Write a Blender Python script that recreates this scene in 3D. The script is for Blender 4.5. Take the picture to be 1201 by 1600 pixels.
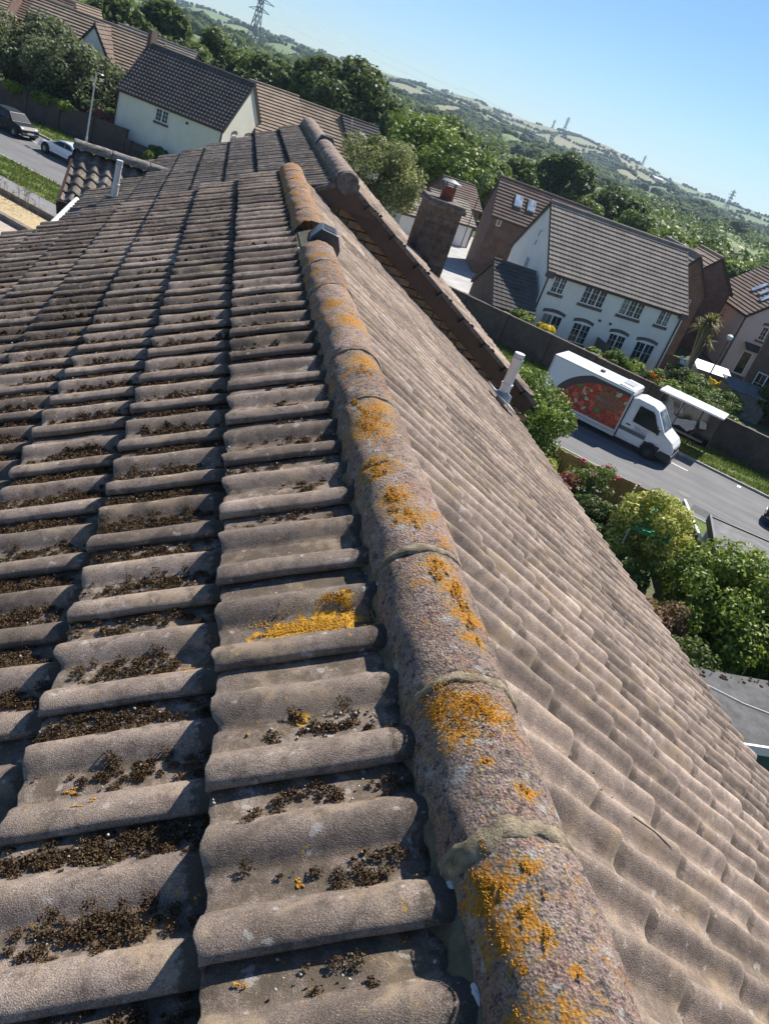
import bpy, math, random
import numpy as np
from mathutils import Vector, Matrix

for o in list(bpy.data.objects):
    bpy.data.objects.remove(o, do_unlink=True)
SC = bpy.context.scene
COL = SC.collection
R = math.radians
ZR = 10.5                      # height of the near roof's ridge above the road

# ------------------------------------------------------------------ camera
yaw, pitch, roll = R(18.472), R(26.425), R(20.892)
fwd = Vector((math.sin(yaw)*math.cos(pitch), math.cos(yaw)*math.cos(pitch), -math.sin(pitch)))
r0 = Vector((math.cos(yaw), -math.sin(yaw), 0))
u0 = r0.cross(fwd)
right = r0*math.cos(roll) + u0*math.sin(roll)
up = u0*math.cos(roll) - r0*math.sin(roll)
cam_data = bpy.data.cameras.new('camera')
cam = bpy.data.objects.new('camera', cam_data)
COL.objects.link(cam)
m = Matrix.Identity(4)
for i in range(3):
    m[i][0] = right[i]; m[i][1] = up[i]; m[i][2] = -fwd[i]
CAM = Vector((-0.6355, 0.0, ZR + 0.887))
m.translation = CAM
cam.matrix_world = m
cam_data.sensor_fit = 'HORIZONTAL'
cam_data.sensor_width = 36.0
cam_data.lens = 36.0*1257.5/1201.0
cam_data.clip_start = 0.02
cam_data.clip_end = 9000
SC.camera = cam

# ------------------------------------------------------------------ sky and sun
SUN_AZ, SUN_EL = R(46), R(50)
world = bpy.data.worlds.new('World')
SC.world = world
world.use_nodes = True
wn = world.node_tree
wn.nodes.clear()
wo = wn.nodes.new('ShaderNodeOutputWorld')
bg = wn.nodes.new('ShaderNodeBackground')
sky = wn.nodes.new('ShaderNodeTexSky')
sky.sky_type = 'NISHITA'
sky.sun_disc = False
sky.sun_elevation = SUN_EL
sky.sun_rotation = SUN_AZ
sky.altitude = 60
sky.air_density = 1.0
sky.dust_density = 0.0
sky.ozone_density = 5.0
bg.inputs['Strength'].default_value = 0.07
tint = wn.nodes.new('ShaderNodeMix'); tint.data_type = 'RGBA'; tint.blend_type = 'MULTIPLY'; tint.inputs[0].default_value = 1.0
tint.inputs[7].default_value = (.76, .91, 1.06, 1)
wn.links.new(sky.outputs[0], tint.inputs[6]); wn.links.new(tint.outputs[2], bg.inputs[0])
wn.links.new(bg.outputs[0], wo.inputs[0])
sun_data = bpy.data.lights.new('sun', 'SUN')
sun_data.energy = 5.0
sun_data.angle = R(0.53)
sun_data.color = (1.0, 0.945, 0.87)
sun = bpy.data.objects.new('sun', sun_data)
COL.objects.link(sun)
sdir = Vector((math.sin(SUN_AZ)*math.cos(SUN_EL), math.cos(SUN_AZ)*math.cos(SUN_EL), math.sin(SUN_EL)))
sun.rotation_euler = sdir.to_track_quat('Z', 'Y').to_euler()
sun.location = (20, 20, 60)
SC.view_settings.view_transform = 'Standard'
SC.view_settings.look = 'None'
SC.view_settings.exposure = 0.70
SC.view_settings.gamma = 1.0
SC.view_settings.use_curve_mapping = False

# ------------------------------------------------------------------ frames
RA = R(-49.3)
RD = Vector((math.sin(RA), math.cos(RA), 0))      # along the road, away to the left
PN = Vector((math.cos(RA), -math.sin(RA), 0))     # across the road, away from the house
W0 = Vector((22.026, 33.163, 0))
def rp(a, p, z=0.0):
    return W0 + RD*a + PN*p + Vector((0, 0, z))
ROADZ = math.atan2(-RD.y, -RD.x)                  # heading of -RD (towards the right of the picture)

# ------------------------------------------------------------------ mesh helpers
class MB:
    def __init__(s):
        s.v = []; s.f = []; s.m = []
    def poly(s, pts, mi=0):
        n = len(s.v); s.v += [tuple(p) for p in pts]
        s.f.append(tuple(range(n, n+len(pts)))); s.m.append(mi)
    def hexa(s, b, t, mi=0):
        n = len(s.v); k = len(b)
        s.v += [tuple(p) for p in b] + [tuple(p) for p in t]
        s.f.append(tuple(range(n+k-1, n-1, -1))); s.m.append(mi)
        s.f.append(tuple(range(n+k, n+2*k))); s.m.append(mi)
        for i in range(k):
            j = (i+1) % k
            s.f.append((n+i, n+j, n+k+j, n+k+i)); s.m.append(mi)
    def box(s, x0, x1, y0, y1, z0, z1, mi=0):
        s.hexa([(x0,y0,z0),(x1,y0,z0),(x1,y1,z0),(x0,y1,z0)], [(x0,y0,z1),(x1,y0,z1),(x1,y1,z1),(x0,y1,z1)], mi)
    def bar(s, a, b, w, h=None, mi=0, upv=(0,0,1)):
        a = Vector(a); b = Vector(b); h = w if h is None else h
        d = (b-a).normalized(); u = Vector(upv)
        if abs(d.dot(u)) > .98: u = Vector((1,0,0))
        x = d.cross(u).normalized()*w/2; y = x.cross(d).normalized()*h/2
        s.hexa([a-x-y, a+x-y, a+x+y, a-x+y], [b-x-y, b+x-y, b+x+y, b-x+y], mi)
    def tube(s, pts, rad, n=8, mi=0, cap=True):
        pts = [Vector(p) for p in pts]; rings = []
        if not hasattr(rad, '__len__'): rad = [rad]*len(pts)
        px = None
        for i, p in enumerate(pts):
            d = (pts[min(i+1,len(pts)-1)] - pts[max(i-1,0)]).normalized()
            if px is None:
                a = Vector((0,0,1)) if abs(d.z) < .9 else Vector((1,0,0)); px = d.cross(a).normalized()
            else:
                px = (px - d*px.dot(d)).normalized()
            py = d.cross(px); b = len(s.v)
            for k in range(n):
                t = 2*math.pi*k/n
                s.v.append(tuple(p + (px*math.cos(t) + py*math.sin(t))*rad[i]))
            rings.append(b)
        for i in range(len(rings)-1):
            for k in range(n):
                k2 = (k+1) % n
                s.f.append((rings[i]+k, rings[i]+k2, rings[i+1]+k2, rings[i+1]+k)); s.m.append(mi)
        if cap:
            s.f.append(tuple(range(rings[0]+n-1, rings[0]-1, -1))); s.m.append(mi)
            s.f.append(tuple(range(rings[-1], rings[-1]+n))); s.m.append(mi)
    def grid(s, P, nu, nv, mi=0):
        n = len(s.v); s.v += [tuple(p) for p in P]
        for i in range(nu-1):
            for j in range(nv-1):
                s.f.append((n+i*nv+j, n+(i+1)*nv+j, n+(i+1)*nv+j+1, n+i*nv+j+1)); s.m.append(mi)
    def mesh(s, name, mats, smooth=False):
        me = bpy.data.meshes.new(name)
        me.from_pydata(s.v, [], s.f)
        for mt in (mats if isinstance(mats, (list, tuple)) else [mats]): me.materials.append(mt)
        if len(me.materials) > 1:
            me.polygons.foreach_set('material_index', s.m)
        if smooth: me.polygons.foreach_set('use_smooth', [True]*len(me.polygons))
        me.update()
        return me
    def build(s, name, mats, parent=None, smooth=False, bevel=0, shade_angle=None):
        me = s.mesh(name, mats, smooth)
        o = link(name, me, parent)
        if bevel:
            b = o.modifiers.new('bevel', 'BEVEL'); b.width = bevel; b.segments = 2; b.limit_method = 'ANGLE'; b.angle_limit = R(35)
        if shade_angle:
            me.set_sharp_from_angle(angle=R(shade_angle))
        return o

def link(name, data, parent=None):
    o = bpy.data.objects.new(name, data)
    COL.objects.link(o)
    if parent is not None: o.parent = parent
    return o
def tag(o, label, cat=None, group=None, kind=None):
    if label: o['label'] = label
    if cat: o['category'] = cat
    if group: o['group'] = group
    if kind: o['kind'] = kind
    return o
def thing(name, loc, rz, label, cat, group=None):
    o = link(name, None); o.location = loc; o.rotation_euler = (0, 0, rz); o.empty_display_size = .2
    return tag(o, label, cat, group)
def copy_tree(o, parent=None):
    c = o.copy(); COL.objects.link(c); c.parent = parent
    for ch in o.children: copy_tree(ch, c)
    return c
def quads(name, V, F, mats, attrs=None, smooth=False, mi=None, parent=None):
    """fast mesh from numpy arrays (faces all the same size)"""
    V = np.asarray(V, np.float32); F = np.asarray(F, np.int32); k = F.shape[1]
    me = bpy.data.meshes.new(name)
    me.vertices.add(len(V)); me.vertices.foreach_set('co', V.ravel())
    me.loops.add(F.size); me.loops.foreach_set('vertex_index', F.ravel())
    me.polygons.add(len(F))
    me.polygons.foreach_set('loop_start', np.arange(0, F.size, k, dtype=np.int32))
    me.polygons.foreach_set('loop_total', np.full(len(F), k, np.int32))
    if smooth: me.polygons.foreach_set('use_smooth', np.ones(len(F), bool))
    for mt in (mats if isinstance(mats, (list, tuple)) else [mats]): me.materials.append(mt)
    if mi is not None: me.polygons.foreach_set('material_index', np.asarray(mi, np.int32))
    for nm, (dom, arr) in (attrs or {}).items():
        a = me.attributes.new(nm, 'FLOAT', dom); a.data.foreach_set('value', np.asarray(arr, np.float32))
    me.update(calc_edges=True); me.validate()
    return me

# ------------------------------------------------------------------ materials
MATS = {}
class NT:
    def __init__(s, name):
        s.mat = bpy.data.materials.new(name); s.mat.use_nodes = True
        s.t = s.mat.node_tree; s.b = s.t.nodes['Principled BSDF']; s.out = s.t.nodes['Material Output']
    def n(s, typ, **kw):
        x = s.t.nodes.new(typ)
        for k, v in kw.items(): setattr(x, k, v)
        return x
    def l(s, a, b): s.t.links.new(a, b)
    def pos(s, obj=False):
        if obj:
            return s.n('ShaderNodeTexCoord').outputs['Object']
        return s.n('ShaderNodeNewGeometry').outputs['Position']
    def noise(s, co, scale, detail=4, rough=.6, dist=0):
        x = s.n('ShaderNodeTexNoise'); x.inputs['Scale'].default_value = scale; x.inputs['Detail'].default_value = detail
        x.inputs['Roughness'].default_value = rough; x.inputs['Distortion'].default_value = dist
        if co is not None: s.l(co, x.inputs['Vector'])
        return x.outputs['Fac']
    def voro(s, co, scale, feat='F1', out='Distance'):
        x = s.n('ShaderNodeTexVoronoi', feature=feat); x.inputs['Scale'].default_value = scale
        if co is not None: s.l(co, x.inputs['Vector'])
        return x.outputs[out]
    def ramp(s, fac, stops):
        x = s.n('ShaderNodeValToRGB'); e = x.color_ramp.elements
        while len(e) < len(stops): e.new(.5)
        for i, (p, c) in enumerate(stops):
            e[i].position = p
            c = (c, c, c) if not hasattr(c, '__len__') else c
            e[i].color = (c[0], c[1], c[2], 1)
        s.l(fac, x.inputs['Fac'])
        return x.outputs['Color']
    def mix(s, fac, a, b, typ='MIX'):
        x = s.n('ShaderNodeMix', data_type='RGBA', blend_type=typ)
        for v, i in ((fac, 0), (a, 6), (b, 7)):
            if hasattr(v, 'links') or hasattr(v, 'node'): s.l(v, x.inputs[i])
            elif i == 0: x.inputs[0].default_value = v
            else: x.inputs[i].default_value = (v[0], v[1], v[2], 1)
        return x.outputs[2]
    def math(s, op, a, b=0.0, c=None, clamp=False):
        x = s.n('ShaderNodeMath', operation=op, use_clamp=clamp)
        for i, v in enumerate((a, b) if c is None else (a, b, c)):
            if hasattr(v, 'node'): s.l(v, x.inputs[i])
            else: x.inputs[i].default_value = v
        return x.outputs[0]
    def patches(s, co, pts):
        """growth centres: largest of 1 - distance/radius over the list"""
        acc = None
        for (p, r) in pts:
            d = s.n('ShaderNodeVectorMath', operation='DISTANCE'); s.l(co, d.inputs[0]); d.inputs[1].default_value = p
            v = s.math('SUBTRACT', 1.0, s.math('DIVIDE', d.outputs['Value'], r))
            acc = v if acc is None else s.math('MAXIMUM', acc, v)
        return s.math('MAXIMUM', acc, 0.0)
    def bump(s, h, strength, dist=.01):
        x = s.n('ShaderNodeBump'); x.inputs['Strength'].default_value = strength; x.inputs['Distance'].default_value = dist
        s.l(h, x.inputs['Height']); s.l(x.outputs[0], s.b.inputs['Normal'])
        return x
    def base(s, c):
        if hasattr(c, 'node'): s.l(c, s.b.inputs['Base Color'])
        else: s.b.inputs['Base Color'].default_value = (c[0], c[1], c[2], 1)
    def set(s, **kw):
        for k, v in kw.items(): s.b.inputs[k.replace('_', ' ')].default_value = v
        return s

def plain(name, c, rough=.6, metal=0.0, spec=.5, var=.12, scale=6, bump=0, bscale=40, obj=False, coat=0):
    if name in MATS: return MATS[name]
    n = NT(name); co = n.pos(obj)
    f = n.noise(co, scale, 5, .65)
    lo = tuple(x*(1-var*1.6) for x in c); hi = tuple(min(.95, x*(1+var)) for x in c)
    n.base(n.ramp(f, [(.3, lo), (.72, hi)]))
    n.set(Roughness=rough, Metallic=metal)
    n.b.inputs['Specular IOR Level'].default_value = spec
    if coat: n.b.inputs['Coat Weight'].default_value = coat; n.b.inputs['Coat Roughness'].default_value = .05
    if bump: n.bump(n.noise(co, bscale, 4, .7), bump, .02)
    MATS[name] = n.mat
    return n.mat
def glass(name='window_glass', c=(.02,.025,.03), rough=.06):
    if name in MATS: return MATS[name]
    n = NT(name); co = n.pos()
    n.base(n.ramp(n.noise(co, 1.3, 2), [(.35, tuple(x*.5 for x in c)), (.7, tuple(x*1.8 for x in c))]))
    n.set(Roughness=rough); n.b.inputs['Specular IOR Level'].default_value = .8
    MATS[name] = n.mat
    return n.mat
def brick_mat(name, c1, c2, mortar, bw=.225, bh=.075, rz=0, rough=.85):
    """brick coursing too fine to build, laid in wall coordinates (object space)"""
    if name in MATS: return MATS[name]
    n = NT(name); tc = n.n('ShaderNodeTexCoord')
    sx = n.n('ShaderNodeSeparateXYZ'); n.l(tc.outputs['Object'], sx.inputs[0])
    cx = n.n('ShaderNodeCombineXYZ')
    n.l(n.math('ADD', sx.outputs[0], sx.outputs[1]), cx.inputs[0]); n.l(sx.outputs[2], cx.inputs[1])
    b = n.n('ShaderNodeTexBrick'); b.inputs['Scale'].default_value = 1.0
    b.inputs['Brick Width'].default_value = bw; b.inputs['Row Height'].default_value = bh
    b.inputs['Mortar Size'].default_value = .008; b.inputs['Bias'].default_value = -.1
    for k, c in (('Color1', c1), ('Color2', c2), ('Mortar', mortar)): b.inputs[k].default_value = (*c, 1)
    n.l(cx.outputs[0], b.inputs['Vector'])
    f = n.noise(n.pos(), 1.7, 6, .7)
    col = n.mix(.75, b.outputs['Color'], n.ramp(f, [(.3, .45), (.7, 1.25)]), 'MULTIPLY')
    n.base(col); n.set(Roughness=rough)
    n.bump(b.outputs['Fac'], -.4, .01)
    MATS[name] = n.mat
    return n.mat
def leaf_mat(name, c1, c2, c3, trans=.38):
    if name in MATS: return MATS[name]
    n = NT(name)
    at = n.n('ShaderNodeAttribute', attribute_name='tone')
    oi = n.n('ShaderNodeObjectInfo')
    f = n.math('ADD', at.outputs['Fac'], n.math('MULTIPLY', n.math('SUBTRACT', oi.outputs['Random'], .5), .22))
    col = n.ramp(f, [(.05, c1), (.5, c2), (.95, c3)])
    n.base(col); n.set(Roughness=.55); n.b.inputs['Specular IOR Level'].default_value = .35
    tr = n.n('ShaderNodeBsdfTranslucent'); n.l(n.mix(.35, col, (.20,.27,.05)), tr.inputs['Color'])
    mx = n.n('ShaderNodeMixShader'); mx.inputs[0].default_value = trans
    n.l(n.b.outputs[0], mx.inputs[1]); n.l(tr.outputs[0], mx.inputs[2]); n.l(mx.outputs[0], n.out.inputs['Surface'])
    MATS[name] = n.mat
    return n.mat

def render_wall(name, c):
    """painted render with faint streaks and stains"""
    if name in MATS: return MATS[name]
    n = NT(name); co = n.pos()
    mp = n.n('ShaderNodeMapping'); mp.inputs['Scale'].default_value = (3.0, 3.0, .35); n.l(co, mp.inputs[0])
    st = n.noise(mp.outputs[0], 1.0, 5, .7)
    f = n.noise(co, .6, 5, .6)
    c2 = n.mix(n.ramp(st, [(.5, 0), (.85, .35)]), c, tuple(x*.66 for x in c))
    n.base(n.mix(.6, c2, n.ramp(f, [(.3, .82), (.7, 1.06)]), 'MULTIPLY'))
    n.set(Roughness=.9); n.b.inputs['Specular IOR Level'].default_value = .25
    n.bump(n.noise(co, 60, 3, .7), .25, .01)
    MATS[name] = n.mat
    return n.mat
# ------------------------------------------------------------------ roof tile material
def tile_mat(name, pale, mid, dark, dirt_amt, lich_amt, grain=1.0, tone=.35, tanamt=.6, growth=None, grime=.5, lapamt=.8):
    n = NT(name); co = n.pos()
    oi = n.n('ShaderNodeObjectInfo')
    big = n.noise(co, 3.2, 5, .6)
    med = n.noise(co, 17, 5, .65)
    gr = n.noise(co, 430, 3, .85)
    vo = n.voro(co, 420)
    col = n.ramp(big, [(.28, dark), (.5, mid), (.74, pale)])
    col = n.mix(.7, col, n.ramp(med, [(.25, .50), (.75, 1.40)]), 'MULTIPLY')
    col = n.mix(grain, col, n.ramp(gr, [(.35, .42), (.5, 1.0), (.64, 1.7)]), 'MULTIPLY')
    col = n.mix(1.0, col, n.ramp(oi.outputs['Random'], [(0, 1-tone), (1, 1+tone*.6)]), 'MULTIPLY')
    col = n.mix(n.ramp(n.voro(co, 210), [(.10, .55), (.17, 0)]), col, (.62,.56,.48))
    # tan weathered patches
    tan = n.ramp(n.noise(co, 7.5, 4, .6, .5), [(.53, 0), (.66, tanamt)])
    col = n.mix(tan, col, (.37, .275, .18))
    # brown dirt lying in the pans, ragged
    at = n.n('ShaderNodeAttribute', attribute_name='pan')
    dn = n.noise(co, 22, 5, .7)
    d = n.ramp(n.math('MULTIPLY', n.math('ADD', dn, -.06), at.outputs['Fac']), [(.37, 0), (.50, 1)])
    col = n.mix(n.math('MULTIPLY', d, dirt_amt), col, (.11, .085, .056))
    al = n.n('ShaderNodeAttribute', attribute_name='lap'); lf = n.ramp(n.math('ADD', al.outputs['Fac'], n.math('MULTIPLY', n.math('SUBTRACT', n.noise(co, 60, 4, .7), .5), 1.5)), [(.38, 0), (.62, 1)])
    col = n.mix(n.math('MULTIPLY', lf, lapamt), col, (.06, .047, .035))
    an = n.n('ShaderNodeAttribute', attribute_name='nose'); col = n.mix(n.math('MULTIPLY', an.outputs['Fac'], .45), col, pale)
    # black algae stains
    ag = n.ramp(n.noise(co, 26, 7, .78), [(.50, 0), (.64, 1)]); col = n.mix(n.math('MULTIPLY', ag, grime), col, (.075, .062, .052))
    # pale crusts and orange specks
    cr = n.ramp(n.noise(co, 34, 3, .5), [(.665, 0), (.70, 1)])
    col = n.mix(n.math('MULTIPLY', cr, .45), col, (.52, .50, .45))
    orn = n.ramp(n.noise(co, 12, 6, .72), [(.69, 0), (.71, 1)])
    col = n.mix(n.math('MULTIPLY', orn, lich_amt), col, (.50, .24, .04))
    if growth:
        g = n.math('ADD', n.math('MULTIPLY', n.patches(co, growth), .6), n.math('MULTIPLY', n.math('SUBTRACT', n.noise(co, 55, 5, .7), .5), 1.3))
        gm = n.ramp(g, [(.20, 0), (.27, 1)])
        col = n.mix(gm, col, n.ramp(n.noise(co, 150, 3, .7), [(.3, (.36,.16,.02)), (.5, (.56,.30,.03)), (.7, (.66,.42,.06))]))
    n.base(col); n.set(Roughness=.93); n.b.inputs['Specular IOR Level'].default_value = .25
    h = n.math('ADD', n.math('MULTIPLY', gr, 1.0), n.math('MULTIPLY', vo, .7))
    n.bump(h, .45, .0028)
    return n.mat
_vL = (-math.cos(R(30.38)), -math.sin(R(30.38)))
def on_left(y, s): return (_vL[0]*s, y, ZR+_vL[1]*s)
GROW_T = [(on_left(y, s), r) for y, s, r in ((1.375,.20,.05),(1.38,.25,.055),(1.37,.30,.05),(1.365,.35,.04),(1.36,.40,.03),(1.43,.20,.035),(1.435,.25,.03),(1.10,.318,.03),(1.10,.34,.02),(.765,.337,.018),(.63,.426,.018),(1.06,.74,.02),(1.06,.77,.02),(1.335,.55,.025),(1.335,.60,.022),(1.0,.70,.018),(1.8,.3,.02),(.9,.5,.015),(2.2,.75,.025))]
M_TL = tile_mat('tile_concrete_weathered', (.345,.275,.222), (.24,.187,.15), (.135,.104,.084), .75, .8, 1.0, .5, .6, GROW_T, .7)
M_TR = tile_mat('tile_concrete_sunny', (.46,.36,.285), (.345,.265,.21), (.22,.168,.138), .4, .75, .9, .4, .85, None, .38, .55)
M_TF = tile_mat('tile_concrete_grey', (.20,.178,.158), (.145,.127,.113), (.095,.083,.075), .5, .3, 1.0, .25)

ROLL = .15; GAUGE = .3584; RH = .029
def prof(u, pw=.8):
    d = abs(((u - .045 + .075) % .15) - .075)
    if d > .044: return 0.0
    return RH*(math.cos(math.pi*d/.088))**pw
TILT = .142
def tile_mesh(seed, mat, L=.42, lod=0, rh=1.0, tilt=TILT, pw=.8):
    rnd = random.Random(seed)
    us = [0, .012, .024, .036, .045, .054, .066, .078, .09, .10, .12, .14, .148, .156, .168, .18, .19, .2, .21, .222, .234, .246, .26, .272, .30, .318] if not lod else [0, .02, .045, .07, .095, .12, .147, .17, .195, .22, .245, .27, .30, .312]
    vs = [0, .055, .075, .09, .12, .18, .24, .30, .345, .38, .402, .412, .418, .42] if not lod else [0, .2, .40, .42]
    vs = [v*L/.42 for v in vs]
    V = []; pan = []; lap = []; nose = []
    ex0 = L - GAUGE
    ph = [rnd.uniform(0, 6) for _ in range(6)]; chip = rnd.random() < .4; cu = rnd.uniform(0, .3); cw = rnd.uniform(.012, .03)
    for i, u in enumerate(us):
        for j, v in enumerate(vs):
            h = (prof(u, pw)*rh if u < .27 else 0.0) + (.015*(1-u/.05) if u < .05 else 0)
            w = h + tilt*v + .0016*math.sin(u*31+ph[0]) + .0012*math.sin(v*23+ph[1]) + .0009*math.sin(u*70+v*40+ph[2])
            vv = v
            e = (L - v)
            if e < .02:                              # rounded, slightly worn nose
                w -= .004*(1-e/.02)**2
                vv += .0028*math.sin(u*55+ph[3]) + .0018*math.sin(u*130+ph[4])
                if chip and abs(u-cu) < cw: vv -= .012*(1-abs(u-cu)/cw)
            if u == 0: w += .001
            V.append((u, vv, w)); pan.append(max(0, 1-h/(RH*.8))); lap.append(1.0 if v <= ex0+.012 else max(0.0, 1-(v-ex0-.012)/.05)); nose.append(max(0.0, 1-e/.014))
    nu, nv = len(us), len(vs); F = []
    for i in range(nu-1):
        for j in range(nv-1):
            F.append((i*nv+j, i*nv+j+1, (i+1)*nv+j+1, (i+1)*nv+j))
    F = [tuple(reversed(f)) for f in F]
    th = .031 if not lod else .028
    b = len(V)
    for i in range(nu):                              # tail face
        x = V[i*nv+nv-1]; V.append((x[0], x[1]-.004, x[2]-th+ (0 if prof(x[0]) < .004 else .004))); pan.append(0)
    for i in range(nu-1):
        F.append((i*nv+nv-1, (i+1)*nv+nv-1, b+i+1, b+i))
    b2 = len(V)
    for j in range(nv):                              # open side lap
        x = V[j]; V.append((x[0]+.004, x[1], x[2]-.010)); pan.append(0)
    for j in range(nv-1):
        F.append((j, j+1, b2+j+1, b2+j))
    b4 = len(V)
    for j in range(nv):
        x = V[j]; V.append((x[0]+.04, x[1], x[2]-.011)); pan.append(0)
    for j in range(nv-1):
        F.append((b2+j, b2+j+1, b4+j+1, b4+j))
    b3 = len(V)
    for i in range(nu):                              # head end
        x = V[i*nv]; V.append((x[0], x[1], x[2]-.02)); pan.append(0)
    for i in range(nu-1):
        F.append(((i+1)*nv, i*nv, b3+i, b3+i+1))
    me = bpy.data.meshes.new('tile')
    me.from_pydata(V, [], F); me.materials.append(mat)
    sm = [True]*((nu-1)*(nv-1)) + [False]*(len(F)-(nu-1)*(nv-1))
    me.polygons.foreach_set('use_smooth', sm)
    a = me.attributes.new('pan', 'FLOAT', 'POINT'); a.data.foreach_set('value', pan)
    for nm_, arr in (('lap', lap), ('nose', nose)):
        a = me.attributes.new(nm_, 'FLOAT', 'POINT'); a.data.foreach_set('value', arr + [0.0]*(len(V)-len(arr)))
    me.update()
    return me

def slope_frame(side, pit, ridge_x, z=None):
    z = ZR if z is None else z
    c, s = math.cos(pit), math.sin(pit)
    if side == 'L':
        ux = Vector((0,1,0)); vx = Vector((-c,0,-s)); wx = Vector((-s,0,c))
    else:
        ux = Vector((0,-1,0)); vx = Vector((c,0,-s)); wx = Vector((s,0,c))
    return Vector((ridge_x,0,z)), ux, vx, wx
def frame_mat(o, ux, vx, wx, org):
    M = Matrix.Identity(4)
    for i in range(3):
        M[i][0] = ux[i]; M[i][1] = vx[i]; M[i][2] = wx[i]; M[i][3] = org[i]
    return M
def pix(P):
    d = Vector(P) - CAM; z = d.dot(fwd)
    if z < .05: return None
    return (600.5 + 1257.5*d.dot(right)/z, 800 - 1257.5*d.dot(up)/z, z)
def join_meshes(name, items, mat):
    """items: (mesh, Matrix) -> one mesh"""
    Vs = []; Fs = []; pan = []; lap = []; n = 0
    for me, M in items:
        co = np.empty(len(me.vertices)*3, np.float32); me.vertices.foreach_get('co', co); co = co.reshape(-1, 3)
        A = np.array(M); co = co @ A[:3,:3].T + A[:3,3]
        vi = np.empty(len(me.loops), np.int32); me.loops.foreach_get('vertex_index', vi)
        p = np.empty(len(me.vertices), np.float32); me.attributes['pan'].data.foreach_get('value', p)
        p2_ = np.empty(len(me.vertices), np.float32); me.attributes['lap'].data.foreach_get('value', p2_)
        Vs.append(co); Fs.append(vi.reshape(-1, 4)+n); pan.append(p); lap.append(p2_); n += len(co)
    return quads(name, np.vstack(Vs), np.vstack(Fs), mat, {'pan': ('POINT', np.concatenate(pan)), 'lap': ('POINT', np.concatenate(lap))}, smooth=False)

rng = random.Random(7)
def lay_tiles(side, pit, rx, ystart, ncol, sx, ncourse, mat, roof, w0, first_len=None, limit_y=None, seeds=6, base_seed=0, tilt=TILT, rh=1.0, jitter=.004, us=1.0, pw=.8):
    """lay double-roll tiles on a slope; returns candidate list (area, mesh, matrix)"""
    org, ux, vx, wx = slope_frame(side, pit, rx)
    full = [tile_mesh(base_seed+i, mat, tilt=tilt, rh=rh, pw=pw) for i in range(seeds)]
    first = [tile_mesh(base_seed+50+i, mat, L=GAUGE+.012, tilt=tilt, rh=rh, pw=pw) for i in range(3)]
    out = []
    for k in range(ncourse):
        tail = sx + GAUGE*(k+1)
        for c in range(ncol):
            me = rng.choice(first) if k == 0 else rng.choice(full)
            L = (GAUGE+.012) if k == 0 else .42
            y = ystart + .3*us*c
            o = org + vx*(tail - L + rng.uniform(-jitter, jitter)) + wx*(w0 + (tilt*(.42-L)) + rng.uniform(-.0015, .0015))
            if side == 'L': o = o + Vector((0, y, 0))
            else: o = o + Vector((0, y+.3*us, 0))
            a = rng.uniform(-.006, .006)
            u2 = (ux*math.cos(a) + vx*math.sin(a)); v2 = wx.cross(u2)
            M = frame_mat(None, u2*us, v2, wx, o)
            cc = M @ Vector((.15, L*.6, .02)); q = pix(cc)
            area = 0
            if q and -60 < q[0] < 1260 and -60 < q[1] < 1660:
                area = .3*.36*abs(wx.dot((CAM-cc).normalized()))*(1257/q[2])**2
            out.append((area, me, M))
    return out

# ------------------------------------------------------------------ the near terraced house
PITL, PITR = R(30.38), R(29.3)
YEND = 7.74
house = thing('terraced_house', (0,0,0), 0, 'terraced house in the foreground with mossy double-roll tiles and lichen-covered ridge', 'house')
M_FELT = plain('roof_underlay', (.03,.028,.025), .95)
M_BRK = brick_mat('buff_brick', (.26,.155,.085), (.19,.105,.06), (.28,.24,.19))
M_SOF = plain('dark_soffit', (.055,.03,.022), .5, var=.2)
mb = MB()
sl, sr = math.tan(PITL), math.tan(PITR)
mb.box(-2.35, 2.35, -4, YEND-.02, 0, ZR-2.35*sl-.25)
mb.hexa([(-2.35,-4,ZR-2.35*sl-.2),(2.35,-4,ZR-2.35*sr-.24),(0,-4,ZR-.2)], [(-2.35,YEND-.02,ZR-2.35*sl-.2),(2.35,YEND-.02,ZR-2.35*sr-.24),(0,YEND-.02,ZR-.2)])
mb.build('wall', M_BRK, house)
mb = MB()
for (x1, t) in ((-2.64, sl), (2.83, sr)):
    s = -1 if x1 < 0 else 1
    z1 = ZR - abs(x1)*t
    mb.hexa([(0,-1,ZR-.10),(x1,-1,z1-.10),(x1,-1,z1-.06),(0,-1,ZR-.06)], [(0,YEND,ZR-.10),(x1,YEND,z1-.10),(x1,YEND,z1-.06),(0,YEND,ZR-.06)])
roof = mb.build('roof', M_FELT, house)
cand = []
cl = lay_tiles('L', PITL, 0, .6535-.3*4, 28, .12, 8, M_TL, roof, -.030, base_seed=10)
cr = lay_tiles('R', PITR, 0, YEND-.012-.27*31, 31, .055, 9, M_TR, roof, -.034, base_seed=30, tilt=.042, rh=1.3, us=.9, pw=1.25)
cand = [(a, me, M, 0) for a, me, M in cl] + [(a, me, M, 1) for a, me, M in cr]
cand.sort(key=lambda t: -t[0])
rest = [[], []]
for i, (a, me, M, sd) in enumerate(cand):
    if i < 298 and a > 0:
        o = link('tile', me, roof); o.matrix_local = M
    else:
        rest[sd].append((me, M))
for sd, mt in ((0, M_TL), (1, M_TR)):
    if rest[sd]:
        o = link('tile_field', join_meshes('tile_field', rest[sd], mt), roof); o['kind'] = 'stuff'
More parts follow.
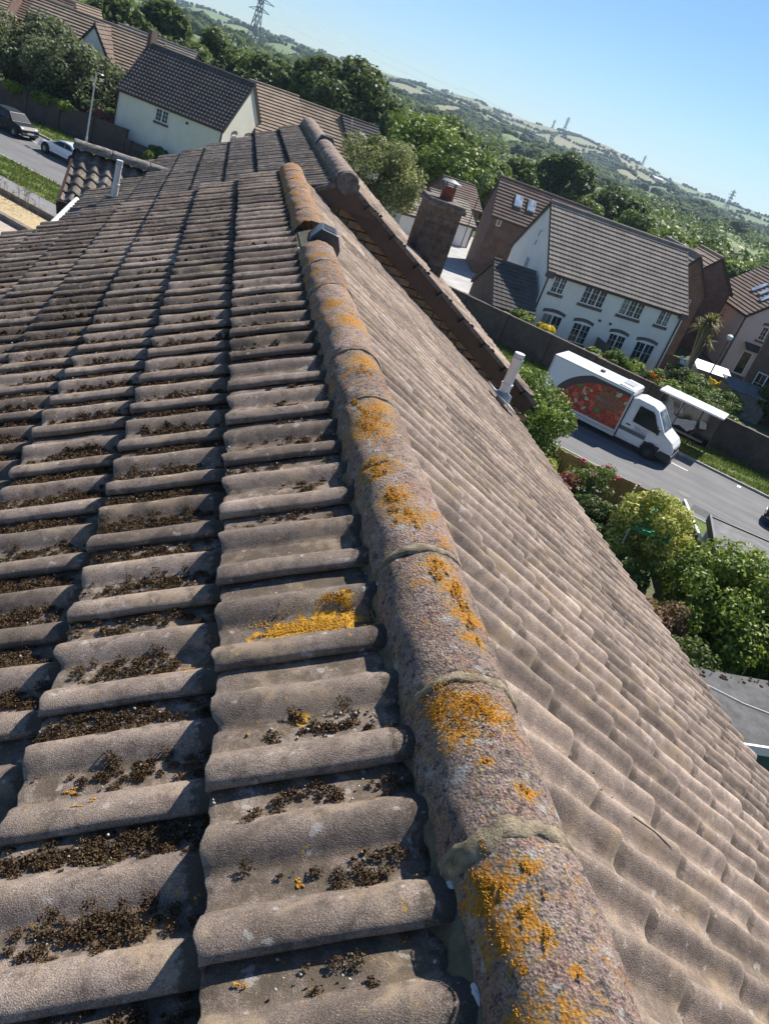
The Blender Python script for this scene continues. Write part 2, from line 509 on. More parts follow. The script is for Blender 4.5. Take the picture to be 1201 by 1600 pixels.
# gutter and fascia along the right eave
xe = 2.83; ze = ZR - xe*sr
mb = MB()
mb.bar((xe-.06, -1, ze-.17), (xe-.06, YEND, ze-.17), .03, .2)
mb.build('fascia', M_SOF, house)
mb = MB()
for k in range(9):
    a0, a1 = math.pi*k/8, math.pi*(k+1)/8
    if k == 8: break
    p = lambda a, r: (xe+.03 - r*math.cos(a), ze-.13 - r*math.sin(a))
    (x0,z0),(x1,z1) = p(a0,.055), p(a1,.055); (x2,z2),(x3,z3) = p(a0,.06), p(a1,.06)
    mb.hexa([(x0,-1,z0),(x1,-1,z1),(x3,-1,z3),(x2,-1,z2)], [(x0,YEND,z0),(x1,YEND,z1),(x3,YEND,z3),(x2,YEND,z2)])
mb.build('gutter', plain('black_plastic', (.018,.018,.02), .35), house)

# ---- ridge
RZC, RRAD = ZR - .058, .107
def ridge_material(name, orange_y0=2.0):
    n = NT(name); co = n.pos(); oi = n.n('ShaderNodeObjectInfo')
    big = n.noise(co, 9, 5, .65); gr = n.noise(co, 240, 4, .75); vo = n.voro(co, 190)
    col = n.ramp(big, [(.30, (.17,.135,.12)), (.5, (.30,.22,.185)), (.72, (.37,.29,.25))])
    red = n.ramp(n.noise(co, 15, 4, .6), [(.48, 0), (.62, .6)])
    col = n.mix(red, col, (.30,.165,.125))
    blk = n.ramp(n.noise(co, 70, 4, .75), [(.50, 0), (.62, .85)])
    col = n.mix(blk, col, (.055,.05,.05))
    col = n.mix(1.0, col, n.ramp(gr, [(.3, .45), (.5, 1), (.68, 1.9)]), 'MULTIPLY')
    col = n.mix(1.0, col, n.ramp(oi.outputs['Random'], [(0, .78), (1, 1.18)]), 'MULTIPLY')
    # pale grey crusts
    gy = n.ramp(n.noise(co, 20, 5, .6), [(.60, 0), (.66, .8)])
    col = n.mix(gy, col, (.40,.40,.37))
    # orange lichen, thicker along the far end
    sx = n.n('ShaderNodeSeparateXYZ'); n.l(co, sx.inputs[0])
    amt = n.ramp(n.math('DIVIDE', sx.outputs[1], 8.0), [(.12, .0), (.25, .045), (.45, .08), (.62, .11), (.9, .14)])
    on = n.math('ADD', n.noise(co, 16, 7, .72), amt)
    of = n.ramp(on, [(.615, 0), (.68, 1)])
    oc = n.ramp(n.noise(co, 120, 3, .7), [(.3, (.20,.10,.03)), (.5, (.44,.19,.03)), (.72, (.60,.34,.07))])
    g = n.math('ADD', n.math('MULTIPLY', n.patches(co, GROW_R), .42), n.math('MULTIPLY', n.math('SUBTRACT', n.noise(co, 62, 6, .75), .5), 1.7))
    of = n.math('MAXIMUM', of, n.ramp(g, [(.17, 0), (.25, 1)]))
    col = n.mix(n.ramp(g, [(.06, 0), (.16, .55), (.26, 0)]), col, (.36,.31,.16))
    col = n.mix(of, col, oc)
    n.base(col); n.set(Roughness=.95); n.b.inputs['Specular IOR Level'].default_value = .2
    n.bump(n.math('ADD', gr, n.math('MULTIPLY', vo, .8)), .9, .006)
    return n.mat
GROW_R = [((.107*math.sin(R(ph)), y, RZC+.107*math.cos(R(ph))), r) for y, ph, r in ((.99,-26,.065),(1.0,-48,.05),(.965,0,.05),(.93,-38,.05),(.65,-54,.07),(.585,-50,.06),(.655,-38,.03),(.67,-18,.03),(.57,-20,.03),(.60,-30,.035),(.52,-5,.02),(.47,-48,.06),(.47,-25,.035),(.80,4,.03),(.86,-24,.022),(1.9,-40,.09),(1.72,-30,.08),(1.62,-14,.07),(1.42,-2,.06),(1.34,8,.06),(1.25,11,.06),(1.17,8,.04),(2.15,-34,.12),(2.28,-8,.09),(2.7,0,.10),(3.15,2,.12),(3.4,-30,.10))]
M_RIDGE = ridge_material('ridge_tile_lichen')
M_MORT = plain('ridge_mortar', (.33,.27,.18), .95, var=.45, scale=38, bump=.6, bscale=180, spec=.2)
M_MORTD = plain('bedding_mortar', (.17,.148,.10), .95, var=.3, scale=22, bump=.6, bscale=120, spec=.2)
def ridge_mesh(seed, L=.446, r=RRAD, span=97, mat=None):
    rnd = random.Random(seed); ph = [rnd.uniform(0, 6.3) for _ in range(8)]
    nphi, ny = 41, 16
    ys = [0, .004, .012, .03, .07, .12, .17, .22, .27, .32, .37, .40, .42, .434, .442, .446]
    V = []; F = []
    for i in range(nphi):
        t = R(-span + 2*span*i/(nphi-1))
        for j, y in enumerate(ys):
            rr = r + .0022*math.sin(3*t+ph[0]) + .0016*math.sin(y*18+ph[1]) + .0014*math.sin(7*t+y*25+ph[2]) + .0010*math.sin(15*t-y*50+ph[3])
            e = min(y, L-y)
            if e < .012: rr -= .005*(1-e/.012)**2
            yy = y + (.004*math.sin(4*t+ph[4]) + .003*math.sin(11*t+ph[5]) if (j < 2 or j > ny-3) else 0)
            V.append((rr*math.sin(t), yy, rr*math.cos(t)))
    for i in range(nphi-1):
        for j in range(ny-1):
            F.append((i*ny+j, i*ny+j+1, (i+1)*ny+j+1, (i+1)*ny+j))
    F = [tuple(reversed(f)) for f in F]
    b = len(V)
    for i in range(nphi):
        x = V[i*ny]; V.append((x[0]*.001, x[1]+.002, x[2]*.001-.02))
    for i in range(nphi-1): F.append((i*ny, (i+1)*ny, b+i+1, b+i))
    b = len(V)
    for i in range(nphi):
        x = V[i*ny+ny-1]; V.append((x[0]*.001, x[1]-.002, x[2]*.001-.02))
    for i in range(nphi-1): F.append(((i+1)*ny+ny-1, i*ny+ny-1, b+i, b+i+1))
    me = bpy.data.meshes.new('ridge_tile'); me.from_pydata(V, [], F); me.materials.append(mat or M_RIDGE)
    me.polygons.foreach_set('use_smooth', [True]*len(F)); me.update()
    return me
RM = [ridge_mesh(100+i) for i in range(6)]
def mortar_ring(seed, wid):
    rnd = random.Random(seed); ph = [rnd.uniform(0, 6.3) for _ in range(6)]
    n = 45; V = []; F = []
    for i in range(n):
        t = R(-99 + 198*i/(n-1))
        a = -wid/2*(1+.45*math.sin(3*t+ph[0])+.14*math.sin(13*t+ph[1])+.06*math.sin(31*t)); b = wid/2*(1+.35*math.sin(4*t+ph[2])+.14*math.sin(15*t+ph[3])+.06*math.sin(37*t))
        r1 = RRAD + .0008 + .0007*math.sin(8*t+ph[4])
        for (y, r) in ((a, RRAD-.006), (a*.8, r1), (0, r1+.001), (b*.8, r1-.001), (b, RRAD-.006)):
            V.append((r*math.sin(t), y, r*math.cos(t)))
    for i in range(n-1):
        for j in range(4): F.append((i*5+j+1, (i+1)*5+j+1, (i+1)*5+j, i*5+j))
    me = bpy.data.meshes.new('mortar_joint'); me.from_pydata(V, [], F); me.materials.append(M_MORT)
    me.polygons.foreach_set('use_smooth', [True]*len(F)); me.update()
    return me
JY = [-.15, .30, .73, 1.055, 1.485, 1.915, 2.365, 2.82, 3.27, 3.72, 4.17, 4.62, 5.16, 5.56, 5.97, 6.42, 6.86, 7.3]
VENT = 11                                       # the bay that holds the vent instead of a tile
for i in range(len(JY)):
    y0 = JY[i]; y1 = JY[i+1] if i+1 < len(JY) else YEND+.02
    if i == VENT: continue
    o = link('ridge_tile', RM[i % 6], roof)
    s = (y1 - y0 - .006)/.446
    o.location = (rng.uniform(-.003, .003), y0+.003, RZC + rng.uniform(-.003, .003)); o.scale = (1, s, 1); o.rotation_euler = (rng.uniform(-.006,.006), 0, rng.uniform(-.006,.006))
    if i > 0 and i-1 != VENT:
        wd = {2: .044, 3: .026, 4: .024}.get(i, .015)
        j = link('mortar_joint', mortar_ring(200+i, wd), roof); j.location = (0, y0, RZC)
def bedding(side, x_in, z_in, pit, seed):
    """mortar bedding between the ridge tiles and the top course"""
    ph = np.random.RandomState(seed).rand(10)*6.3
    ys = np.arange(-.4, YEND, .016); V = []; F = []
    for y in ys:
        n1 = .006*math.sin(y*9+ph[0]) + .005*math.sin(y*23+ph[1]) + .003*math.sin(y*57+ph[2])
        n2 = .004*math.sin(y*31+ph[3]) + .003*math.sin(y*71+ph[4])
        wv = .012*math.cos((y-.5485)/.15*2*math.pi)
        for (x, z) in ((x_in-.03, z_in+.012), (x_in+.004+n2*.4, z_in+.006), (x_in+.014+n2, z_in-.018), (x_in+.024+n1+wv, -(x_in+.03)*math.tan(pit)-.02), (x_in+.03+n1+wv, -(x_in+.03)*math.tan(pit)-.09)):
            V.append((side*x, y, ZR+z))
    for i in range(len(ys)-1):
        for j in range(4):
            f = (i*5+j, (i+1)*5+j, (i+1)*5+j+1, i*5+j+1)
            F.append(f if side > 0 else tuple(reversed(f)))
    me = bpy.data.meshes.new('bedding_mortar'); me.from_pydata(V, [], F); me.materials.append(M_MORTD)
    me.polygons.foreach_set('use_smooth', [True]*len(F)); me.update()
    return link('bedding_mortar', me, roof)
bedding(-1, .096, -.055, PITL, 1)
bedding(1, .096, -.055, PITR, 2)
# white mortar dabs on the roll ends beside the ridge
M_DAB = plain('pale_mortar_dab', (.55,.54,.50), .9, var=.15, scale=60, bump=.4, bscale=200)
org, ux, vx, wx = slope_frame('L', PITL, 0)
for i in range(0, 30):
    if rng.random() < (.05 if i < 5 else .4): continue
    y = .5485 + .15*i
    b = MB(); V = []; nn, mm = 8, 5
    ph0 = rng.uniform(0, 6)
    for a in range(nn):
        for c in range(mm+1):
            t = 2*math.pi*a/nn; f = math.pi/2*c/mm
            rr = (.027 + .003*math.sin(3*t+ph0))*math.cos(f)
            V.append((rr*math.cos(t), rr*math.sin(t)*.62, .024*math.sin(f)))
    for a in range(nn):
        for c in range(mm):
            a2 = (a+1) % nn
            b.f.append((a*(mm+1)+c, a2*(mm+1)+c, a2*(mm+1)+c+1, a*(mm+1)+c+1)); b.m.append(0)
    b.v = V
    o = b.build('mortar_dab', M_DAB, roof, smooth=True)
    P = org + vx*(.116) + wx*(-.030+TILT*.05+.008) + Vector((0, y, 0))
    o.matrix_local = frame_mat(None, ux, vx, wx, P)
# ---- ridge vent
mb = MB()
pr6 = [(-.135,-.06),(-.135,.045),(-.075,.145),(.075,.145),(.135,.045),(.135,-.06)]
mb.hexa([(x,0,z) for x, z in pr6], [(x,.30,z) for x, z in pr6])
v = mb.build('ridge_vent', plain('dark_grey_plastic', (.035,.037,.042), .38, var=.3, scale=30, spec=.7), roof, bevel=.012)
v.scale = (.70,.75,.72); v.location = (.05, 4.85, RZC+.018); v.rotation_euler = (0, R(7), R(-4))
mb = MB()
for k in range(4): mb.box(-.05+.0, .05, .04+.06*k, .07+.06*k, .146, .152)
s = mb.build('louvre', MATS['dark_grey_plastic'], v)
mb = MB()
mb.hexa([(-.11,0,-.06),(.11,0,-.06),(.09,0,.05),(0,0,.08),(-.09,0,.04)], [(-.11,.5,-.06),(.11,.5,-.06),(.09,.5,.05),(0,.5,.085),(-.09,.5,.04)])
o = mb.build('vent_base', plain('old_dark_mortar', (.10,.085,.06), .95, var=.4, scale=40, bump=.6, bscale=90), roof); o.location = (0, 4.64, RZC-.02)

# flue near the eave of the right slope
def flue(parent, loc, h, r, white=True, cowl=True):
    mt = plain('pale_grey_plastic', (.62,.63,.63), .4, var=.06)
    b = MB()
    b.tube([(0,0,-.2),(0,0,h*.42)], r*1.08, 20); b.tube([(0,0,h*.42),(0,0,h*.46)], r*1.22, 20)
    f = b.build('flue', mt, parent, smooth=False, shade_angle=40); f.location = loc
    for p in f.data.polygons: p.use_smooth = True
    f.data.set_sharp_from_angle(angle=R(40))
    b = MB(); b.tube([(0,0,h*.46),(0,0,h)], r, 20); b.tube([(0,0,h*.97),(0,0,h*1.0+.012)], r*1.12, 20)
    c = b.build('flue_tip', mt, f)
    for p in c.data.polygons: p.use_smooth = True
    c.data.set_sharp_from_angle(angle=R(40))
    b = MB()
    for k in range(10):
        a = 2*math.pi*k/10
        b.bar((r*.9*math.cos(a), r*.9*math.sin(a), h+.01), (r*.9*math.cos(a), r*.9*math.sin(a), h+.05), .012)
    b.tube([(0,0,h+.05),(0,0,h+.062)], r*1.05, 20)
    b.build('terminal', mt, f)
    return f
fl = flue(house, (2.40, 7.0, ZR-2.40*sr), .46, .048)
mb = MB()
mb.box(-.16, .16, -.15, .15, 0, .012); mb.tube([(0,0,0),(0,0,.08)], [.1,.06], 16)
s = mb.build('flashing', plain('lead_sheet', (.32,.33,.35), .5, var=.15), fl); s.rotation_euler = (0, PITR, 0); s.location = (0,0,.055)
# ------------------------------------------------------------------ moss and lichen (too fine to count)
ICO_V = []; 
_g = (1+5**.5)/2
ICO_V = np.array([(-1,_g,0),(1,_g,0),(-1,-_g,0),(1,-_g,0),(0,-1,_g),(0,1,_g),(0,-1,-_g),(0,1,-_g),(_g,0,-1),(_g,0,1),(-_g,0,-1),(-_g,0,1)], np.float32)/math.sqrt(1+_g*_g)
ICO_F = np.array([(0,11,5),(0,5,1),(0,1,7),(0,7,10),(0,10,11),(1,5,9),(5,11,4),(11,10,2),(10,7,6),(7,1,8),(3,9,4),(3,4,2),(3,2,6),(3,6,8),(3,8,9),(4,9,5),(2,4,11),(6,2,10),(8,6,7),(9,8,1)], np.int32)
NR = np.random.RandomState(11)
OCT_V = np.array([(1,0,0),(-1,0,0),(0,1,0),(0,-1,0),(0,0,1),(0,0,-1)], np.float32); OCT_F = np.array([(0,2,4),(2,1,4),(1,3,4),(3,0,4),(2,0,5),(1,2,5),(3,1,5),(0,3,5)], np.int32)
def blobs(name, C, S, tone, mat, flat=1.0, axes=None, jit=.35, smooth=True, octa=False):
    """many small lumpy pieces: C (n,3) centres, S (n,) radii"""
    BV, BF = (OCT_V, OCT_F) if octa else (ICO_V, ICO_F); nv, nf = len(BV), len(BF)
    C = np.asarray(C, np.float32); n = len(C); S = np.asarray(S, np.float32); flat = np.asarray(flat, np.float32)
    base = BV[None]*(1+jit*(NR.rand(n, nv, 1).astype(np.float32)*2-1))
    if octa:                                             # random turn about the vertical
        t = NR.rand(n).astype(np.float32)*6.28; c_, s_ = np.cos(t)[:,None], np.sin(t)[:,None]
        base = np.stack([base[:,:,0]*c_-base[:,:,1]*s_, base[:,:,0]*s_+base[:,:,1]*c_, base[:,:,2]], 2) + .25*NR.normal(0, 1, (n, nv, 3)).astype(np.float32)*.6
    base = base*S[:,None,None]
    base[:,:,2] *= flat if flat.ndim == 0 else flat[:,None]
    V = (base + C[:,None,:]).reshape(-1, 3)
    F = (BF[None] + nv*np.arange(n, dtype=np.int32)[:,None,None]).reshape(-1, 3)
    return quads(name, V, F, mat, {'tone': ('FACE', np.repeat(np.asarray(tone, np.float32), nf))}, smooth=smooth)
def tone_mat(name, stops, rough=.95, bump=0, bscale=300):
    n = NT(name); at = n.n('ShaderNodeAttribute', attribute_name='tone')
    n.base(n.ramp(at.outputs['Fac'], stops)); n.set(Roughness=rough); n.b.inputs['Specular IOR Level'].default_value = .15
    if bump: n.bump(n.noise(n.pos(), bscale, 3, .7), bump, .004)
    return n.mat
M_MOSS = tone_mat('moss_dry', [(0, (.045,.028,.015)), (.4, (.105,.066,.036)), (.72, (.165,.11,.06)), (.86, (.19,.16,.085)), (.9, (.36,.34,.27)), (1, (.55,.52,.44))], bump=.6)
org, ux, vx, wx = slope_frame('L', PITL, 0)
NU, NV, NW = [np.array(v, np.float32) for v in (ux, vx, wx)]
C = []; S = []; T = []; GC = []; GS = []; GT = []
for k in range(8):
    tail = .12 + GAUGE*(k+1); L = (GAUGE+.012) if k == 0 else .42
    for c in range(26):
        for pc in (.12, .265):
            y0 = .6535 - .6 + .3*c
            q_ = pix(np.array([0,0,ZR]) + (tail-.18)*NV + (y0+pc)*NU)
            if y0 > 7.4 or not q_ or not (-40 < q_[0] < 1240 and q_[1] < 1650): continue
            ex0 = L - GAUGE
            if NR.rand() > (.9 if k else .75): continue
            if k == 0 and 1.28 < y0+pc < 1.52: continue
            fine = 1.0 if y0 < 2.4 else 1.7 if y0 < 4 else 3.0
            thick = NR.rand()**.8*(.14 if k == 0 else 1.0)*(.85 + .4*math.sin(y0*2.1+k*1.7))
            nl = int((8 if k == 0 else 34) + (130 if fine < 2 else 60)*max(0, thick)); lv = NR.uniform(.35, .65); ls = NR.uniform(.14, .30)
            cv = ex0 + GAUGE*np.clip(NR.normal(lv, ls, nl), .04, .95); cu = pc + np.clip(NR.normal(.002, .019, nl), -.036, .036)
            fine = 1.0 if y0 < 2.4 else 1.7 if y0 < 4 else 3.0
            for a_, b_ in zip(cu, cv):
                rad = NR.uniform(.004, .014); n = int((95 if fine == 1 else 36 if fine < 2 else 12)*(rad/.011)**1.5)+4
                d = NR.normal(0, 1, (n, 3)); d /= np.linalg.norm(d, axis=1)[:,None]; d[:,2] = np.abs(d[:,2]); rr = rad*NR.rand(n)**.45
                u = a_ + d[:,0]*rr; v = np.clip(b_ + d[:,1]*rr*1.3, ex0+.002, L-.004)
                w = -.030 + TILT*(v + (.42-L)) + np.array([prof(x) for x in np.clip(u, .05, .26)]) + d[:,2]*rr*.6 + .0034
                C.append((tail-L+v)[:,None]*NV + w[:,None]*NW + (y0+u)[:,None]*NU + np.array([0,0,ZR])); S.append(NR.uniform(.0008, .0024, n)*fine)
                T.append(np.clip(NR.normal(.42 + NR.normal(0, .12), .18, n), 0, .86))
            ng = int(NR.choice([4, 12, 36])*(1 if fine == 1 else .5)); u = pc + NR.normal(.004, .017, ng); v = np.clip(ex0 + GAUGE*NR.normal(lv, ls*1.3, ng), ex0+.01, L-.01)
            w = -.030 + TILT*(v + (.42-L)) + .005 + .003*NR.rand(ng)
            GC.append((tail-L+v)[:,None]*NV + w[:,None]*NW + (y0+u)[:,None]*NU + np.array([0,0,ZR])); GS.append(NR.uniform(.001, .0034, ng)*min(fine, 1.5)); GT.append(np.where(NR.rand(ng) < .5, NR.uniform(.88, 1, ng), NR.uniform(.1, .7, ng)))
C = np.vstack(C); S = np.concatenate(S); n = len(C)
Nn = NR.normal(0, 1, (n, 3)); Nn /= np.linalg.norm(Nn, axis=1)[:,None]; U = np.cross(Nn, NR.normal(0, 1, (n, 3))); U /= np.linalg.norm(U, axis=1)[:,None]; Vv = np.cross(Nn, U)
Q = np.empty((n, 4, 3), np.float32); Q[:,0] = C-U*S[:,None]*1.5; Q[:,1] = C+Vv*S[:,None]*.8; Q[:,2] = C+U*S[:,None]*1.5; Q[:,3] = C-Vv*S[:,None]*.8
o = link('moss', quads('moss', Q.reshape(-1, 3), np.arange(n*4).reshape(-1, 4), M_MOSS, {'tone': ('FACE', np.concatenate(T))}))
tag(o, 'dry brown moss growing in the pans of the left roof slope', kind='stuff')
o = link('grit', blobs('grit', np.vstack(GC), np.concatenate(GS), np.concatenate(GT), M_MOSS, flat=.8, jit=.4)); tag(o, 'pale grit and crumbs lying among the moss on the left slope', kind='stuff')
# moss tufts and debris on the sunny slope
org2, ux2, vx2, wx2 = slope_frame('R', PITR, 0)
A2 = [np.array(v, np.float32) for v in (ux2, vx2, wx2)]
C = []; S = []; T = []
for q in range(90):
    y = NR.uniform(.4, 7.0); k = NR.randint(0, 8); L = .42 if k else GAUGE+.012
    n = NR.randint(10, 90); tail = .055 + GAUGE*(k+1)
    uu = NR.choice([.12, .27]) ; col = math.floor((y-.6535)/.3)
    yb = .6535 + .3*col + .3
    u = uu + NR.normal(0, .014, n); v = np.clip(L - GAUGE + GAUGE*NR.normal(NR.uniform(.1,.5), .09, n), .08, .40)
    sz = NR.uniform(.001, .005, n)*(1 + y*.12)
    w = -.034 + .042*(v + (.42-L)) + sz*.45 + np.array([1.3*prof(x % .3) for x in u])
    C.append((tail-L+v)[:,None]*A2[1] + w[:,None]*A2[2] + u[:,None]*A2[0] + np.array([0, yb, ZR])); S.append(sz); T.append(NR.rand(n)*.92)
o = link('moss', blobs('moss', np.vstack(C), np.concatenate(S), np.concatenate(T), M_MOSS, flat=.8, octa=True, smooth=False))
tag(o, 'small moss tufts and grit scattered over the sunny right slope', kind='stuff')
# orange lichen crusts
M_LICH = tone_mat('orange_lichen', [(0, (.20,.085,.012)), (.35, (.42,.17,.018)), (.7, (.60,.29,.03)), (1, (.68,.42,.07))], .95, .5)
C = []; S = []; T = []
RP = [(.985,-28,.075,44,1800),(1.0,-52,.03,12,500),(.97,-6,.045,10,420),(.93,4,.05,12,160),(.64,-54,.06,9,620),(.655,-42,.02,6,220),(.67,-18,.02,4,160),(.57,-20,.018,4,160),(.545,-48,.02,7,200),(.60,-30,.02,6,90),(.52,-5,.014,3,60),(.46,-55,.03,9,260),(.62,-12,.012,3,60),
      (.80,4,.02,5,60),(.86,-24,.008,4,40),(1.90,-44,.05,14,420),(1.70,-32,.06,14,300),(1.63,-15,.05,12,300),(2.2,-30,.12,30,700),(2.3,-42,.06,20,300),(1.40,-2,.045,7,260),(1.3,10,.07,7,420),(1.22,12,.05,6,160),(2.6,-10,.1,18,300),(3.0,-24,.1,22,300)]
for (y, ph, ry, rph, n) in RP:
    # a ragged patch: random walk of small lobes
    n = int(n*.7); nl = max(4, n//20); cy = y + NR.normal(0, ry*.5, nl); cp = ph + NR.normal(0, rph*.5, nl)
    i = NR.randint(0, nl, n); yy = cy[i] + NR.normal(0, ry*.13, n); pp = np.radians(cp[i] + NR.normal(0, rph*.13, n))
    sz = NR.uniform(.0006, .0020, n)*(1 if y < 1.2 else 1.4)
    r = RRAD + sz*.25 + .001
    C.append(np.stack([r*np.sin(pp), yy, RZC + r*np.cos(pp)], 1)); S.append(sz); T.append(np.clip(NR.normal(.5, .22, n), 0, 1))
def tile_patch(y, s, ry, rs, n, tn=.7, side='L'):
    n = int(n*.8); nl = max(4, n//22); cy = y + NR.normal(0, ry*.5, nl); cs = s + NR.normal(0, rs*.5, nl); i = NR.randint(0, nl, n)
    yy = cy[i] + NR.normal(0, ry*.16, n); ss = cs[i] + NR.normal(0, rs*.16, n)
    k = np.floor((ss-.12)/GAUGE).astype(int); k = np.clip(k, 0, 8); tail = .12 + GAUGE*(k+1)
    sz = NR.uniform(.0006, .0020, n)
    v = ss - (tail - .42); w = -.030 + TILT*v + np.array([prof((a-.6535) % .3) for a in yy]) + sz*.3
    C.append(ss[:,None]*NV + w[:,None]*NW + yy[:,None]*NU + np.array([0,0,ZR])); S.append(sz); T.append(np.clip(NR.normal(tn, .15, n), 0, 1))
tile_patch(1.375, .27, .03, .11, 2600, .82); tile_patch(1.43, .22, .016, .05, 650, .45); tile_patch(1.36, .36, .008, .06, 250, .8)
tile_patch(1.10, .318, .014, .018, 170); tile_patch(.765, .337, .008, .008, 70); tile_patch(.63, .426, .008, .010, 60); tile_patch(1.06, .75, .007, .022, 110)
tile_patch(1.335, .56, .005, .05, 130); tile_patch(1.0, .70, .006, .02, 60); tile_patch(1.5, .30, .006, .02, 60, .8)
o = link('lichen', blobs('lichen', np.vstack(C), np.concatenate(S), np.concatenate(T), M_LICH, flat=.7, octa=True, smooth=False))
tag(o, 'bright orange and yellow lichen crusting the ridge and top tiles', kind='stuff')
# a dry twig on the sunny slope
mb = MB()
p0 = org2 + vx2*.50 + wx2*.03 + Vector((0, 1.02, 0))
mb.tube([p0, p0+vx2*.05+wx2*.012+ux2*.02, p0+vx2*.12+wx2*.008+ux2*.03], [.002,.0018,.001], 6)
mb.tube([p0+vx2*.06+wx2*.012+ux2*.022, p0+vx2*.08+ux2*.05+wx2*.02], [.002,.001], 5)
tag(mb.build('twig', plain('dry_twig', (.16,.12,.08), .9)), 'thin dry twig lying on the sunny slope beside the ridge', 'twig')

# ------------------------------------------------------------------ the second terraced house, stepped to the right
FX, FY0, FY1 = .50, 7.80, 13.1; ZN = ZR; ZR = ZN + .08; RZN = RZC; RZC = ZR - .05
PITF = R(30.4); tf = math.tan(PITF)
far = thing('terraced_house', (0,0,0), 0, 'adjoining terraced house beyond, with stepped gable, brick chimney and tiled porch', 'house')
mb = MB()
mb.box(FX-2.35, FX+2.35, FY0+.02, FY1-.1, 0, ZR-2.35*tf-.2)
mb.hexa([(FX-2.35,FY0+.02,ZR-2.35*tf-.2),(FX+2.35,FY0+.02,ZR-2.35*tf-.2),(FX,FY0+.02,ZR-.19)], [(FX-2.35,FY1-.1,ZR-2.35*tf-.2),(FX+2.35,FY1-.1,ZR-2.35*tf-.2),(FX,FY1-.1,ZR-.19)])
fw = mb.build('wall', M_BRK, far)
# gable bricks that show above the lower roof
BM = [plain('gable_brick_a', (.40,.255,.15), .85, var=.25, scale=25, bump=.3), plain('gable_brick_b', (.33,.20,.115), .85, var=.25, scale=25, bump=.3), plain('gable_brick_c', (.20,.125,.08), .85, var=.25, scale=25, bump=.3), plain('gable_brick_d', (.44,.30,.18), .85, var=.25, scale=25, bump=.3)]
bmesh_ = []
for mt in BM:
    b = MB(); b.box(-.104, .104, -.02, .04, -.031, .031); me = b.mesh('brick', mt); bmesh_.append(me)
for row in range(26):
    z = ZR - .24 - .073*row
    for i in range(-2, 16):
        x = FX + (i + (.5 if row % 2 else 0))*.218
        top = ZR - abs(x-FX)*tf - .17; low = ZN - abs(x)*sr - .14
        if x > FX+2.55 or x < .1 or z-.03 > top or z+.03 < low-.1: continue
        o = link('brick', rng.choices(bmesh_, (5,4,1,3))[0], fw); o.location = (x, FY0+.0, z)
# roof
mb = MB()
for (x1) in (-2.64, 2.64):
    z1 = ZR - abs(x1)*tf
    mb.hexa([(FX,FY0-.05,ZR-.12),(FX+x1,FY0-.05,z1-.12),(FX+x1,FY0-.05,z1-.07),(FX,FY0-.05,ZR-.07)], [(FX,FY1,ZR-.12),(FX+x1,FY1,z1-.12),(FX+x1,FY1,z1-.07),(FX,FY1,ZR-.07)])
froof = mb.build('roof', M_FELT, far)
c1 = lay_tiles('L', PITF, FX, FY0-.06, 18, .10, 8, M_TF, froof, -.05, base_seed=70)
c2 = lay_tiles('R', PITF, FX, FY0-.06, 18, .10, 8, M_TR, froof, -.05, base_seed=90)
cand = [(a, me, M, 0) for a, me, M in c1] + [(a*.5, me, M, 1) for a, me, M in c2]
cand.sort(key=lambda t: -t[0]); rest = [[], []]
for i, (a, me, M, sd) in enumerate(cand):
    if i < 298 and a > 0:
        o = link('tile', me, froof); o.matrix_local = M
    else: rest[sd].append((me, M))
for sd, mt in ((0, M_TF), (1, M_TR)):
    if rest[sd]:
        o = link('tile_field', join_meshes('tile_field', rest[sd], mt), froof); o['kind'] = 'stuff'
M_RIDGE2 = plain('ridge_tile_plain', (.30,.225,.18), .95, var=.4, scale=14, bump=.5, bscale=120)
RM2 = [ridge_mesh(140+i, mat=M_RIDGE2) for i in range(3)]
nrt = 12
for i in range(nrt):
    L = (FY1-FY0+.08)/nrt
    o = link('ridge_tile', RM2[i % 3], froof); o.location = (FX, FY0-.06+i*L, RZC+rng.uniform(-.004,.004)); o.scale = (1, (L-.006)/.446, 1)
for side in (-1, 1):
    mb = MB(); mb.bar((FX+side*.09, FY0-.06, ZR-.085), (FX+side*.09, FY1, ZR-.085), .06, .10)
    mb.build('bedding_mortar', M_MORTD, froof)
# small dark vent on that ridge
mb = MB(); mb.hexa([(x*.9,0,z*.95) for x, z in pr6], [(x*.9,.10,z*.95) for x, z in pr6]); o = mb.build('ridge_vent', MATS['dark_grey_plastic'], froof, bevel=.01); o.location = (FX, 10.25, RZC)
# verge: mortar edge, undercloak, dark barge board with soffit
M_VERGE = plain('verge_mortar', (.15,.14,.13), .95, var=.35, scale=18, bump=.5, bscale=80)
for side, ln in ((1, 2.62), (-1, 2.62)):
    d = Vector((side*math.cos(PITF), 0, -math.sin(PITF))); nrm = Vector((side*math.sin(PITF), 0, math.cos(PITF)))
    A = Vector((FX, FY0-.07, ZR)); B = A + d*ln/math.cos(PITF)
    mb = MB(); mb.bar(A - nrm*.030, B - nrm*.030, .035, .04, upv=nrm); mb.build('verge_mortar', M_VERGE, froof)
    mb = MB(); mb.bar(A - nrm*.128 + Vector((0,.012,0)), B - nrm*.128 + Vector((0,.012,0)), .03, .15, upv=nrm); mb.build('barge_board', M_SOF, far)
    mb = MB(); mb.bar(A - nrm*.196 + Vector((0,.055,0)), B - nrm*.196 + Vector((0,.055,0)), .085, .012, upv=nrm); mb.build('soffit', M_SOF, far)
    if side == 1:
        for k in range(8):                          # verge clips
            P = A + d*(.3+.36*k)
            mb = MB(); mb.bar(P - nrm*.085 + Vector((0,-.035,0)), P - nrm*.01 + Vector((0,-.035,0)), .05, .012); mb.build('verge_clip', MATS['dark_grey_plastic'], froof)
